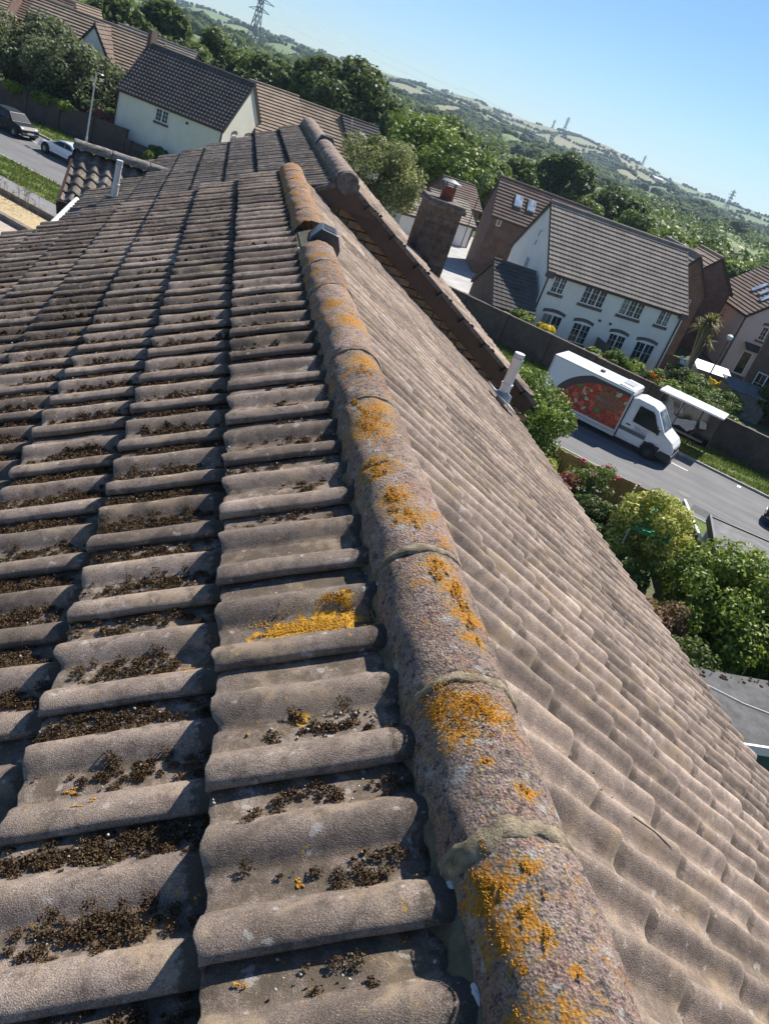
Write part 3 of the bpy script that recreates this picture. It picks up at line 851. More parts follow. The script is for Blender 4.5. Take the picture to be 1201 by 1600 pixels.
# ridge end mortar lump
mb = MB(); mb.hexa([(.098*math.sin(2*math.pi*k/18),-.012,.098*math.cos(2*math.pi*k/18)) for k in range(18)], [(.104*math.sin(2*math.pi*k/18),.05,.104*math.cos(2*math.pi*k/18)) for k in range(18)]); o = mb.build('ridge_end', M_VERGE, froof); mb = MB(); mb.hexa([(-.36,.0,-.23),(.36,.0,-.23),(0,.0,.03)],[(-.36,.05,-.23),(.36,.05,-.23),(0,.05,.03)]); o2 = mb.build('apex_board', plain('apex_fill', (.11,.07,.055), .8), far); o2.location = (FX, FY0-.079, RZC); o.location = (FX, FY0-.092, RZC)
# left eave: fascia and white gutter
xl = FX-2.64; zl = ZR-2.64*tf
mb = MB(); mb.bar((xl+.05,FY0,zl-.16),(xl+.05,FY1,zl-.16),.03,.2); mb.build('fascia', M_SOF, far)
M_WPL = plain('white_plastic', (.74,.74,.73), .35, var=.05)
mb = MB(); mb.tube([(xl-.03,FY0+.3,zl-.05),(xl-.03,10.95,zl-.05)], .032, 12); mb.build('gutter', M_WPL, far)
# chimney
CH = (1.47, 8.45); CWX, CWY = .36, .44
czb = ZR - (CH[0]-FX)*tf
ch = link('chimney', MB().mesh('chimney', M_VERGE), far)
mb = MB(); mb.box(.004, CWX-.004, .004, CWY-.004, -.6, .87); me = mb.mesh('chimney', plain('chimney_mortar', (.14,.115,.095), .95, var=.3, scale=20)); ch.data = me
ch.location = (CH[0], CH[1], ZN-.80)
CB = [plain('chimney_brick_a', (.125,.098,.082), .9, var=.35, scale=16, bump=.4), plain('chimney_brick_b', (.108,.082,.068), .9, var=.35, scale=16, bump=.4), plain('chimney_brick_c', (.14,.11,.09), .9, var=.35, scale=16, bump=.4)]
brx = []
for mt in CB:
    b = MB(); b.box(-.0872, .0872, -.05, .05, -.0305, .0305); brx.append(b.mesh('brick', mt))
bry = []
for mt in CB:
    b = MB(); b.box(-.05, .05, -.1072, .1072, -.0305, .0305); bry.append(b.mesh('brick', mt))
for r_ in range(13):
    z = -.12 + .068*r_
    off = .0 if r_ % 2 else .5
    for i in range(2):
        for yy in (.05, CWY-.05):
            o = link('brick', rng.choice(brx), ch); o.location = (.09 + .18*i + rng.uniform(-.002,.002), yy + rng.uniform(-.0015,.0015), z)
    for j in range(2):
        for xx in (.05, CWX-.05):
            o = link('brick', rng.choice(bry), ch); o.location = (xx + rng.uniform(-.0015,.0015), .11 + .22*j, z)
mb = MB(); mb.box(-.025, CWX+.025, -.025, CWY+.025, .815, .855); mb.box(-.012, CWX+.012, -.012, CWY+.012, .855, .885)
mb.build('corbel', plain('chimney_cap_mortar', (.17,.145,.125), .95, var=.4, scale=14, bump=.5), ch)
mb = MB(); mb.tube([(CWX*.55,CWY*.5,.87),(CWX*.55,CWY*.5,1.0),(CWX*.55,CWY*.5,1.01)], [.075,.068,.074], 18)
mb.build('chimney_pot', plain('terracotta', (.22,.065,.04), .85, var=.25, scale=12), ch)
mb = MB()
for k in range(4):
    a = k*math.pi/2+.4; mb.bar((CWX*.55+.06*math.cos(a),CWY*.5+.06*math.sin(a),.99),(CWX*.55+.075*math.cos(a),CWY*.5+.075*math.sin(a),1.06),.012)
mb.tube([(CWX*.55,CWY*.5,1.055),(CWX*.55,CWY*.5,1.065),(CWX*.55,CWY*.5,1.09)], [.11,.105,.02], 18)
mb.build('cowl', plain('galvanised_steel', (.22,.24,.24), .5, metal=.4, var=.15), ch)
mb = MB(); mb.box(-.02, CWX+.02, -.05, .0, -.12, .03); mb.box(CWX, CWX+.03, 0, CWY, -.25, 0.0)
o = mb.build('flashing', MATS['lead_sheet'], ch)
# grey flue on the far left slope
flue(far, (-1.66, 10.05, ZR-(FX+1.66)*tf), .36, .034)
# tiled porch roof, its ridge square to the main one
PR0 = Vector((-1.24, 11.58, 9.49))
M_PORCH = tile_mat('porch_tile', (.30,.265,.23), (.215,.19,.165), (.135,.118,.105), .4, .1, 1.0, .3)
porch = MB()
PX0, PX1 = -2.36, -.9; pit = R(36); hs = .72
zt = PR0.z; ty = PR0.y
porch.hexa([(PX0+.08,ty-hs+.12,zt-1.6),(PX1,ty-hs+.12,zt-1.6),(PX1,ty-hs+.12,zt-hs*math.tan(pit)-.05),(PX0+.08,ty-hs+.12,zt-hs*math.tan(pit)-.05)],
           [(PX0+.08,ty+hs-.12,zt-1.6),(PX1,ty+hs-.12,zt-1.6),(PX1,ty+hs-.12,zt-hs*math.tan(pit)-.05),(PX0+.08,ty+hs-.12,zt-hs*math.tan(pit)-.05)])
po = porch.build('porch', M_SOF, far)
def porch_tile(seed):
    rnd = random.Random(seed); n = 13; vs = [0, .08, .135, .165, .175]; V = []; F = []; pan = []
    for i in range(n):
        u = .155*i/(n-1)
        for v in vs:
            h = .023*math.sin(2*math.pi*u/.155 + .6) + (.0 if i else 0)
            V.append((u, v, h + .14*v - (.006 if v == vs[-1] else 0) + rnd.uniform(-.0008,.0008))); pan.append(0)
    m_ = len(vs)
    for i in range(n-1):
        for j in range(m_-1): F.append(tuple(reversed((i*m_+j, i*m_+j+1, (i+1)*m_+j+1, (i+1)*m_+j))))
    b = len(V)
    for i in range(n):
        x = V[i*m_+m_-1]; V.append((x[0], x[1]-.004, x[2]-.03)); pan.append(0)
    for i in range(n-1): F.append((i*m_+m_-1, (i+1)*m_+m_-1, b+i+1, b+i))
    me = bpy.data.meshes.new('tile'); me.from_pydata(V, [], F); me.materials.append(M_PORCH)
    me.polygons.foreach_set('use_smooth', [True]*len(F)); a = me.attributes.new('pan', 'FLOAT', 'POINT'); a.data.foreach_set('value', pan); me.update()
    return me
PT = [porch_tile(i) for i in range(4)]
cp, sp = math.cos(pit), math.sin(pit)
for sgn in (-1, 1):
    vv = Vector((0, sgn*cp, -sp)); ww = Vector((0, sgn*sp, cp)); uu = vv.cross(ww)
    for k in range(6):
        for c in range(10):
            P = Vector((PX0 + .155*c + (0 if uu.x > 0 else .155), ty, zt)) + vv*(.0+.142*k) + ww*(-.045)
            # drop tiles wholly under the main slope
            zm = ZR - (FX - (PX0+.155*c+.155))*tf
            if (P+vv*.12).z < zm - .10: continue
            o = link('tile', rng.choice(PT), po); o.matrix_local = frame_mat(None, uu, vv, ww, P)
RM3 = ridge_mesh(160, r=.085, mat=plain('porch_ridge', (.27,.245,.215), .95, var=.35, scale=16, bump=.5, bscale=100))
for i in range(3):
    o = link('ridge_tile', RM3, po); o.rotation_euler = (0,0,R(-90)); o.location = (PX0-.02+.47*i, ty, zt-.005); o.scale = (1, .463/.446, 1)
mb = MB()
mb.bar((PX0-.0,ty-hs/1-.03,zt-hs*math.tan(pit)-.11),(PX1,ty-hs-.03,zt-hs*math.tan(pit)-.11),.03,.16)
mb.build('fascia', M_SOF, po)
for sgn in (-1,1):
    mb = MB(); mb.bar((PX0+.0,ty,zt-.10),(PX0+.0,ty+sgn*(hs+.02),zt-hs*math.tan(pit)-.11),.03,.14); mb.build('barge_board', M_SOF, po)
mb = MB(); mb.poly([(PX0+.06,ty-hs+.1,zt-hs*math.tan(pit)-.05),(PX0+.06,ty+hs-.1,zt-hs*math.tan(pit)-.05),(PX0+.06,ty,zt-.08)]); mb.build('gable_panel', M_SOF, po)
ZR = ZN; RZC = RZN
# ------------------------------------------------------------------ ground, road, verges
def structure(o):
    o['kind'] = 'structure'; return o
M_SOIL = NT('garden_ground'); n = M_SOIL; co = n.pos()
f = n.noise(co, .35, 6, .7); f2 = n.noise(co, 6, 5, .7)
col = n.ramp(f, [(.38, (.05,.075,.02)), (.5, (.075,.10,.03)), (.6, (.12,.105,.06))])
n.base(n.mix(.7, col, n.ramp(f2, [(.3, .6), (.7, 1.3)]), 'MULTIPLY')); n.set(Roughness=.95); n.bump(f2, .5, .1); M_SOIL = n.mat
mb = MB()
N = 48; rads = [0, 40, 90, 160, 300, 520]
for ri, rr in enumerate(rads):
    for k in range(N):
        a = 2*math.pi*k/N; mb.v.append((10+rr*math.sin(a), 40+rr*math.cos(a), 0))
for ri in range(len(rads)-1):
    for k in range(N):
        k2 = (k+1) % N
        mb.f.append((ri*N+k, (ri+1)*N+k, (ri+1)*N+k2, ri*N+k2)[::-1]); mb.m.append(0)
structure(mb.build('ground', M_SOIL))
def strip(name, a0, a1, p0, p1, z, mat, n=1):
    b = MB()
    for i in range(n):
        s0 = a0+(a1-a0)*i/n; s1 = a0+(a1-a0)*(i+1)/n
        b.poly([rp(s1,p0,z), rp(s0,p0,z), rp(s0,p1,z), rp(s1,p1,z)])
    return b.build(name, mat)
n = NT('asphalt'); co = n.pos(); mp = n.n('ShaderNodeMapping'); mp.inputs['Rotation'].default_value = (0,0,-ROADZ); n.l(co, mp.inputs[0])
mp2 = n.n('ShaderNodeMapping'); mp2.inputs['Scale'].default_value = (.06, 1.6, 1); n.l(mp.outputs[0], mp2.inputs[0])
st = n.noise(mp2.outputs[0], 1.0, 4, .6); fi = n.noise(co, 45, 4, .75); bg_ = n.noise(co, .5, 5, .6)
col = n.ramp(st, [(.3, (.115,.115,.118)), (.6, (.165,.163,.160)), (.75, (.19,.186,.18))])
col = n.mix(.8, col, n.ramp(bg_, [(.3, .8), (.7, 1.12)]), 'MULTIPLY'); col = n.mix(.7, col, n.ramp(fi, [(.3, .75), (.7, 1.2)]), 'MULTIPLY')
n.base(col); n.set(Roughness=.9); n.bump(fi, .3, .01); M_ASPH = n.mat
structure(strip('road', -60, 130, -4.65, 3.75, .02, M_ASPH, 20))
M_KERB = plain('kerb_concrete', (.33,.32,.30), .9, var=.2, scale=3)
for nm, p0, p1 in (('kerb', -4.80, -4.65), ('kerb', 3.75, 3.90)):
    b = MB()
    for i in range(120):
        a0 = -30 + .92*i
        A = [rp(a0,p0,0), rp(a0+.90,p0,0), rp(a0+.90,p1,0), rp(a0,p1,0)]
        b.hexa(A, [v+Vector((0,0,.13)) for v in A])
    structure(b.build(nm, M_KERB))
n = NT('verge_grass'); co = n.pos(); f = n.noise(co, 1.1, 6, .7); f2 = n.noise(co, 14, 4, .7)
col = n.ramp(f, [(.35, (.075,.12,.02)), (.55, (.13,.18,.035)), (.7, (.20,.21,.07))])
n.base(n.mix(.8, col, n.ramp(f2, [(.3, .5), (.7, 1.35)]), 'MULTIPLY')); n.set(Roughness=.95); n.bump(f2, .8, .08); M_GRASS = n.mat
structure(strip('verge', -60, 130, -8.1, -4.8, .10, M_GRASS, 10))
structure(strip('verge', -60, 130, 3.9, 7.75, .10, M_GRASS, 10))
M_PAVE = plain('footpath_asphalt', (.20,.195,.19), .92, var=.2, scale=2, bump=.3, bscale=30)
structure(strip('pavement', -60, 130, -10.2, -8.1, .085, M_PAVE, 10))
M_GRAV = plain('yellow_gravel', (.46,.36,.20), .95, var=.3, scale=9, bump=.6, bscale=25)
structure(strip('gravel_bed', 22, 45, -13.2, -10.55, .06, M_GRAV))
M_PAT = plain('pink_paving', (.42,.34,.28), .9, var=.15, scale=3)
structure(strip('patio', 18, 45, -18, -13.5, .05, M_PAT))
mb = MB(); A = [rp(22,-10.55), rp(46,-10.55), rp(46,-10.35), rp(22,-10.35)]; mb.hexa(A, [v+Vector((0,0,.35)) for v in A])
A = [rp(22,-13.5), rp(46,-13.5), rp(46,-13.2), rp(22,-13.2)]; mb.hexa(A, [v+Vector((0,0,.3)) for v in A])
tag(mb.build('edging_wall', plain('edging_stone', (.20,.17,.14), .95, var=.3, scale=4)), 'low stone edging around the yellow gravel bed at the left edge', 'edging')
M_WHITE = plain('road_paint', (.75,.74,.70), .8, var=.15, scale=10)
b = MB()
for i in range(14):
    a0 = -24+5.5*i
    b.poly([rp(a0+.9,1.55,.025), rp(a0,1.55,.025), rp(a0,1.67,.025), rp(a0+.9,1.67,.025)])
b.poly([rp(-4.35,3.15,.025), rp(-4.55,3.15,.025), rp(-4.55,3.5,.025), rp(-4.35,3.5,.025)])
structure(b.build('road_markings', M_WHITE))
# forecourt between the houses behind the wall
n = NT('forecourt_concrete'); co = n.pos(); f = n.noise(co, .6, 5, .65)
n.base(n.ramp(f, [(.35, (.32,.315,.30)), (.7, (.46,.45,.425))])); n.set(Roughness=.92); M_CONC = n.mat
mb = MB(); mb.poly([(12.5,56,.03),(17,52.5,.03),(21.5,58,.03),(21,64,.03),(28,78,.03),(32,92,.03),(20,92,.03),(16,76,.03)])
structure(mb.build('forecourt', M_CONC))
mb = MB(); mb.poly([(12,9,.04),(24,9,.04),(24,17,.04),(12,17,.04)]); structure(mb.build('lawn', M_GRASS))

# grass blades
def grass(a0, a1, p0, p1, n_, h, seed, name_label, wid=.012):
    r = np.random.RandomState(seed); a = r.uniform(a0, a1, n_); p = r.uniform(p0, p1, n_)
    # clumped
    keep = (np.sin(a*1.7+np.sin(p*2.3)*2)+np.sin(p*4.1+a*.9) + r.normal(0, .9, n_)) > -.6; a = a[keep]; p = p[keep]; n_ = len(a)
    B = np.array(W0)[None] + a[:,None]*np.array(RD)[None] + p[:,None]*np.array(PN)[None]; B[:,2] = .09
    t = r.uniform(0, 2*np.pi, n_); d = np.stack([np.cos(t), np.sin(t), 0*t], 1)*wid*r.uniform(.6, 1.4, n_)[:,None]
    hh = h*r.uniform(.4, 1.3, n_); ln = np.stack([r.normal(0, .35, n_), r.normal(0, .35, n_), np.ones(n_)], 1)*hh[:,None]
    V = np.empty((n_, 3, 3), np.float32); V[:,0] = B-d; V[:,1] = B+d; V[:,2] = B+ln
    me = quads('grass', V.reshape(-1, 3), np.arange(n_*3).reshape(-1, 3), M_BLADE, {'tone': ('FACE', r.rand(n_))})
    return tag(link('grass', me), name_label, kind='stuff')
M_BLADE = leaf_mat('grass_blade', (.07,.12,.015), (.14,.20,.03), (.25,.25,.08), .3)
grass(30, 62, -8.1, -4.8, 26000, .16, 1, 'bright mown grass strip between the road and the footpath at left', .03)
grass(-14, 14, 3.95, 7.7, 26000, .22, 2, 'sunlit grass verge beneath the boundary wall at right', .025)
grass(40, 66, 3.95, 7.2, 9000, .2, 3, 'grass verge between the parked cars and the brick wall', .035)

# ------------------------------------------------------------------ boundary wall
M_WALL = brick_mat('boundary_brick', (.115,.078,.06), (.085,.06,.048), (.10,.09,.08))
M_COPE = plain('coping_brick', (.10,.075,.062), .9, var=.3, scale=6)
M_PIER = M_WALL
def wall_run(a0, p0, a1, p1, h, label, piers=6, step=None):
    A = rp(a0, p0); B = rp(a1, p1); d = B-A; L = d.length
    t = thing('brick_wall', A, math.atan2(d.y, d.x), label, 'wall')
    b = MB(); b.box(0, L, -.11, .11, 0, h-.08); b.build('wall_panel', M_WALL, t)
    nb = int(L/2.4)+1
    for i in range(nb):
        x0 = L*i/nb+.006; x1 = L*(i+1)/nb-.006
        c = MB(); c.box(x0, x1, -.15, .15, h-.08, h); c.build('coping', M_COPE, t)
    for i in range(piers+1):
        x = .2 + (L-.4)*i/piers
        c = MB(); c.box(x-.22, x+.22, -.22, .16, 0, h-.09); c.box(x-.25, x+.25, -.25, .19, h-.088, h+.03); c.build('pier', M_WALL, t)
    return t
wall_run(27.5, 7.9, 6.0, 8.0, 2.0, 'long brown brick boundary wall behind the white van', 7)
wall_run(5.9, 8.0, -22, 8.0, 1.95, 'brown brick boundary wall behind the bus shelter', 9)
wall_run(58.5, 5.6, 47.6, 9.7, 2.0, 'dark brick wall behind the parked cars at left', 4)
wall_run(72, 1.2, 58.6, 5.5, 2.0, 'dark brick wall at the left edge behind the black car', 4)
wall_run(47.5, 9.75, 44.5, 10.6, 1.3, 'short low end of brick wall beside the cream house', 1)
# ------------------------------------------------------------------ houses of the estate
M_WFR = plain('window_frame_white', (.78,.78,.77), .4, var=.04)
M_GLS = glass()
PANES = [M_GLS, M_GLS, glass('window_glass_dim', (.035,.045,.055), .08), glass('window_curtain', (.16,.165,.16), .2)]
M_SILL = plain('brick_sill', (.16,.115,.10), .9, var=.3, scale=8)
def roof_mat(name, c, var=.25):
    n = NT(name); co = n.pos(); f = n.noise(co, 1.3, 6, .65); f2 = n.noise(co, 12, 4, .7)
    col = n.ramp(f, [(.3, tuple(x*(1-var) for x in c)), (.7, tuple(x*(1+var) for x in c))])
    n.base(n.mix(.7, col, n.ramp(f2, [(.3, .65), (.7, 1.25)]), 'MULTIPLY')); n.set(Roughness=.92); n.b.inputs['Specular IOR Level'].default_value = .25
    return n.mat
RF_GREY = roof_mat('roof_grey_interlocking', (.27,.23,.19)); RF_DARK = roof_mat('roof_dark_grey', (.105,.092,.085)); RF_TAN = roof_mat('roof_tan', (.31,.235,.17)); RF_BRN = roof_mat('roof_brown', (.17,.125,.10)); RF_SLATE = roof_mat('roof_charcoal', (.06,.058,.06))
RW_WHITE = render_wall('white_render', (.85,.81,.75)); RW_CREAM = render_wall('cream_render', (.82,.775,.63)); RW_PINK = render_wall('pink_render', (.62,.53,.50)); RW_GREY = render_wall('grey_render', (.50,.50,.50)); RW_PALE = render_wall('pale_grey_render', (.42,.40,.40))
BK_RED = brick_mat('red_brick', (.215,.115,.08), (.165,.088,.064), (.2,.16,.13)); BK_BRN = brick_mat('brown_brick', (.16,.105,.075), (.125,.082,.06), (.16,.13,.105))
M_FASC = plain('brown_fascia', (.06,.04,.032), .6)
M_DPIPE = plain('brown_downpipe', (.04,.032,.028), .5)
def tiled(mb, P0, along, L, down, S, nrm, gauge=.34, roll=0.0, rh=.02, step=.03, mi=0):
    P0, along, down, nrm = Vector(P0), Vector(along), Vector(down), Vector(nrm)
    nc = max(1, round(S/gauge)); g = S/nc
    ncol = 2 if roll <= 0 else int(L/roll)*4+1
    V = []; n0 = len(mb.v)
    for k in range(nc):
        for (v, w) in ((k*g, 0.0), ((k+1)*g, step)):
            for i in range(ncol):
                u = L*i/(ncol-1)
                h = 0 if roll <= 0 else rh*(.5+.5*math.cos(2*math.pi*i/4))
                V.append(P0 + along*u + down*v + nrm*(w+h))
    for i in range(ncol):
        V.append(V[(2*nc-1)*ncol+i] - nrm*(step+.05))
    mb.v += [tuple(v) for v in V]
    for r in range(2*nc):
        for i in range(ncol-1):
            mb.f.append((n0+r*ncol+i, n0+(r+1)*ncol+i, n0+(r+1)*ncol+i+1, n0+r*ncol+i+1)); mb.m.append(mi)
def window(parent, face, u, z, w, h, lights=2, bars=2, arch=False, sill=True, L=0, D=0, door=False, tint=None):
    """face f: front, l: left gable, r: right gable, b: back; u runs left to right seen from outside"""
    if face == 'f': X, Nn, O = Vector((1,0,0)), Vector((0,-1,0)), Vector((0,0,0))
    elif face == 'l': X, Nn, O = Vector((0,-1,0)), Vector((-1,0,0)), Vector((0,D,0))
    elif face == 'r': X, Nn, O = Vector((0,1,0)), Vector((1,0,0)), Vector((L,0,0))
    Z = Vector((0,0,1)); ctr = O + X*u + Z*z
    def bx(mb, x0, x1, z0, z1, d0, d1, mi=0):
        q = lambda x, zz, d: ctr + X*x + Z*zz + Nn*d
        mb.hexa([q(x0,z0,d0),q(x1,z0,d0),q(x1,z1,d0),q(x0,z1,d0)], [q(x0,z0,d1),q(x1,z0,d1),q(x1,z1,d1),q(x0,z1,d1)], mi)
    f = MB(); t = .06; a, b = w/2, h/2
    bx(f,-a,a,b-t,b,.0,.045); bx(f,-a,a,-b,-b+t*1.2,.0,.05); bx(f,-a,-a+t,-b+t*1.2,b-t,.0,.045); bx(f,a-t,a,-b+t*1.2,b-t,.0,.045)
    for i in range(1, lights):
        x = -a + w*i/lights; bx(f, x-t*.75, x+t*.75, -b+t*1.2, b-t, .0, .043)
    lw = w/lights
    for i in range(lights):
        x0 = -a+lw*i; 
        for k in range(1, bars+1):
            zz = -b + h*k/(bars+1); bx(f, x0+t*.8, x0+lw-t*.8, zz-.010, zz+.010, .0, .03)
        if bars and lw > .45: bx(f, x0+lw/2-.010, x0+lw/2+.010, -b+t*1.2, b-t, .0, .028)
    o = f.build('door' if door else 'window', M_WFR, parent)
    for i in range(lights):
        p = MB(); x0 = -a+lw*i+t*.7; bx(p, x0, x0+lw-t*1.4, -b+t, b-t*.7, -.03, .012); p.build('pane', tint or rng.choice(PANES), o)
    if sill and not door:
        s = MB(); bx(s,-a-.08,a+.08,-b-.20,-b-.003,.0,.07); s.build('sill', M_SILL, o)
    if arch:
        s = MB(); n_ = 8
        for i in range(n_):
            x0 = -a-.1+(w+.2)*i/n_+.004; x1 = -a-.1+(w+.2)*(i+1)/n_-.004; e = lambda x: .16*(1-(x/(a+.1))**2)
            q = lambda x, zz, d: ctr + X*x + Z*zz + Nn*d
            z00, z01 = b+.004+e(x0)*.8, b+.004+e(x1)*.8
            s.hexa([q(x0,z00,0),q(x1,z01,0),q(x1,z01+.22,0),q(x0,z00+.22,0)], [q(x0,z00,.03),q(x1,z01,.03),q(x1,z01+.22,.03),q(x0,z00+.22,.03)])
        s.build('lintel', M_SILL, o)
    return o
def estate_house(name, label, A, az, L, D, ze, zr, wall, roofm, cat='house', oh=.28, gauge=.34, roll=0.0, rh=.03, step=.035, ridge='x', gable=None, fascia=True, group=None, verge=True):
    t = thing(name, (A[0], A[1], 0), R(90-az), label, cat, group)
    b = MB(); b.box(0, L, 0, D, -.3, ze)
    if ridge == 'x':
        tri = lambda x: [(x,0,ze),(x,D,ze),(x,D/2,zr-.06)]
        b.hexa(tri(0), tri(L))
    else:
        tri = lambda y: [(0,y,ze),(L,y,ze),(L/2,y,zr-.06)]
        b.hexa(tri(0), tri(D))
    w = b.build('wall', wall, t)
    half = (D if ridge == 'x' else L)/2; hgt = zr-ze; ang = math.atan2(hgt, half); ln = math.hypot(half, hgt) + oh
    r = MB(); c, s = math.cos(ang), math.sin(ang)
    vo = .12
    if ridge == 'x':
        tiled(r, (L+vo, D/2, zr), (-1,0,0), L+2*vo, (0,-c,-s), ln, (0,-s,c), gauge, roll, rh, step)
        tiled(r, (-vo, D/2, zr), (1,0,0), L+2*vo, (0,c,-s), ln, (0,s,c), gauge, roll, rh, step)
    else:
        tiled(r, (L/2, -vo, zr), (0,1,0), D+2*vo, (-c,0,-s), ln, (-s,0,c), gauge, roll, rh, step)
        tiled(r, (L/2, D+vo, zr), (0,-1,0), D+2*vo, (c,0,-s), ln, (s,0,c), gauge, roll, rh, step)
    for k, f in enumerate(r.f): r.f[k] = f
    ro = r.build('roof', roofm, t); 
    b = MB()
    if ridge == 'x': b.tube([(-vo-.02,D/2,zr+.0),(L+vo+.02,D/2,zr+.0)], .12, 10)
    else: b.tube([(L/2,-vo-.02,zr),(L/2,D+vo+.02,zr)], .12, 10)
    b.build('ridge', roofm, ro)
    # barge boards and eaves
    for q in (0, 1):
        for sg in (-1, 1):
            b = MB()
            if ridge == 'x':
                x = -vo+.03 if q == 0 else L+vo-.03
                b.bar((x, D/2, zr-.13), (x, D/2+sg*(half+oh*c), zr-.13-(hgt+oh*s)), .04, .2)
            else:
                y = -vo+.03 if q == 0 else D+vo-.03
                b.bar((L/2, y, zr-.13), (L/2+sg*(half+oh*c), y, zr-.13-(hgt+oh*s)), .04, .2)
            b.build('barge_board', M_FASC, t)
    zz = ze-oh*s-.06; d = oh*c
    for k in (0, 1):
        b = MB()
        if ridge == 'x':
            y = -d+.03 if k == 0 else D+d-.03; b.bar((-.1,y,zz),(L+.1,y,zz),.06,.2)
        else:
            x = -d+.03 if k == 0 else L+d-.03; b.bar((x,-.1,zz),(x,D+.1,zz),.06,.2)
        b.build('gutter', M_FASC, t)
    return t
def skylight(t, pos, ang, w, l, alongx=True):
    b = MB(); b.box(-w/2-.05, w/2+.05, -l/2-.05, l/2+.05, 0, .10); o = b.build('skylight', plain('skylight_frame', (.30,.31,.33), .5), t)
    o.location = pos; o.rotation_euler = ang
    b = MB(); b.box(-w/2, w/2, -l/2, l/2, .10, .112); b.build('pane', glass('skylight_glass', (.30,.36,.42), .12), o)
def downpipe(t, x, y, z0, z1):
    b = MB(); b.tube([(x,y,z0),(x,y,z1)], .05, 8); b.build('downpipe', M_DPIPE, t)

# -- white pair of houses beyond the van
sh = estate_house('semi_detached_house', 'white rendered pair of houses with grey roof behind the van', (20.55,49.85), 87, 10.8, 6.9, 4.95, 8.5, RW_WHITE, RF_GREY, roll=.30, rh=.012, gauge=.335, step=.045)
for (u, z, w, h, li, ar, dr) in ((1.05,4.12,.95,1.1,2,0,0),(3.75,4.08,1.75,1.2,3,0,0),(6.75,4.12,1.75,1.2,3,0,0),(9.35,4.15,.95,1.1,2,0,0),(1.55,1.25,1.5,2.0,2,1,1),(3.85,1.55,1.35,1.35,2,1,0),(6.7,1.55,1.35,1.35,2,1,0),(9.0,1.2,1.55,2.05,2,1,1)):
    window(sh, 'f', u, z, w, h, li, 2, bool(ar), True, 10.7, 6.9, bool(dr))
window(sh, 'l', 3.3, 4.25, .55, 1.05, 2, 2, False, True, 10.7, 6.9)
b = MB(); b.box(5.3,5.38,-1.8,-.02,0,1.7); b.build('party_fence', plain('grey_fence_wood', (.17,.145,.12), .9), sh)
downpipe(sh, .12, -.06, 0, 4.7); downpipe(sh, 10.58, -.06, 0, 4.7)
for x in (-.13, 10.35):
    b = MB(); b.box(x,x+.48,-.35,-.003,4.42,4.85); b.build('corbel', M_SILL, sh)
b = MB()
for zz in (5.6, 6.2): b.bar((-.02,3.5,zz),(-.02,3.5,zz+.35),.03); b.bar((-.03,3.1,6.6),(-.03,3.6,6.6),.02)
b.build('wall_bracket', M_DPIPE, sh)
for x in (4.9, 5.75):
    b = MB(); b.tube([(x,-.01,2.75),(x,-.08,2.75)], .09, 10); b.build('extractor_vent', M_DPIPE, sh)
# -- garage
ga = estate_house('garage', 'small brown brick garage with half-shaded charcoal roof behind the wall', (17.3,48.2), 92, 2.75, 6.0, 2.2, 4.25, BK_BRN, RF_DARK, 'garage', gauge=.33, step=.045, roll=.3, rh=.015)
# -- brick house behind the white pair
bh = estate_house('brick_house', 'red brick house with two roof windows behind the white pair', (22.2,69.6), 99, 8.5, 6.0, 5.2, 7.95, BK_RED, RF_BRN, gauge=.36, step=.06)
aa = math.atan2(2.75, 3.0)
for x in (1.9, 3.1): skylight(bh, (x, 1.45, 5.2+1.45*math.tan(aa)+.06), (aa, 0, 0), .6, 1.15)
window(bh, 'f', .7, 4.6, .4, .55, 1, 0, False, False, 8.5, 6.6)
# -- brick gable right of the white pair
bg2 = estate_house('brick_house', 'brown brick gabled house just right of the white pair', (34.2,59.8), 100, 3.5, 9, 5.7, 8.1, BK_RED, RF_GREY, ridge='y', gauge=.36, step=.05)
window(bg2, 'f', 2.2, 4.3, 1.0, 1.0, 2, 1, False, False, 3.5, 9)
bg3 = estate_house('brick_house', 'brick house gable wedged between the brown gable and the pink house', (39.6,66), 104, 4.2, 7, 5.9, 8.2, BK_RED, RF_TAN, ridge='y', gauge=.36, step=.05)
# -- pink rendered house
pk = estate_house('rendered_house', 'pale pink rendered house with three roof windows at the right edge', (43.9,61.6), 104, 7.2, 11.5, 5.0, 8.4, RW_PINK, RF_BRN, ridge='y', gauge=.36, step=.065)
ap_ = math.atan2(3.4, 3.6)
for y, x, l in ((5.4, 1.9, 1.3), (3.6, 1.75, .8), (1.9, 1.6, 1.3)): skylight(pk, (x, y, 5.0+x*math.tan(ap_)+.08), (0, -ap_, 0), l, .75)
window(pk, 'l', 6.2, 4.0, .6, .6, 1, 1, False, True, 7.2, 11.5); window(pk, 'f', 2.2, 3.9, 1.1, 1.2, 2, 2, True, True, 7.2, 11.5); window(pk, 'f', 1.6, 1.1, .9, 2.0, 1, 0, False, False, 7.2, 11.5, True)
b = MB(); b.hexa([(.9,-1.0,2.35),(2.4,-1.0,2.35),(2.4,0,2.75),(.9,0,2.75)], [(.9,-1.0,2.45),(2.4,-1.0,2.45),(2.4,0,2.85),(.9,0,2.85)]); b.build('canopy', RF_SLATE, pk)
downpipe(pk, -.06, .2, 0, 4.8)
# -- brown brick house cut by the right edge
bb = estate_house('brick_house', 'tall brown brick house cut off by the right edge', (37.2,49.2), 127, 8, 7, 6.9, 9.3, BK_BRN, RF_BRN, gauge=.36)
window(bb, 'f', 1.05, 4.95, 1.0, 1.15, 2, 1, False, False, 8, 7); window(bb, 'f', 1.3, 2.2, 1.4, 1.5, 2, 1, True, False, 8, 7); window(bb, 'f', 3.4, 3.3, .9, 1.2, 1, 0, False, False, 8, 7)
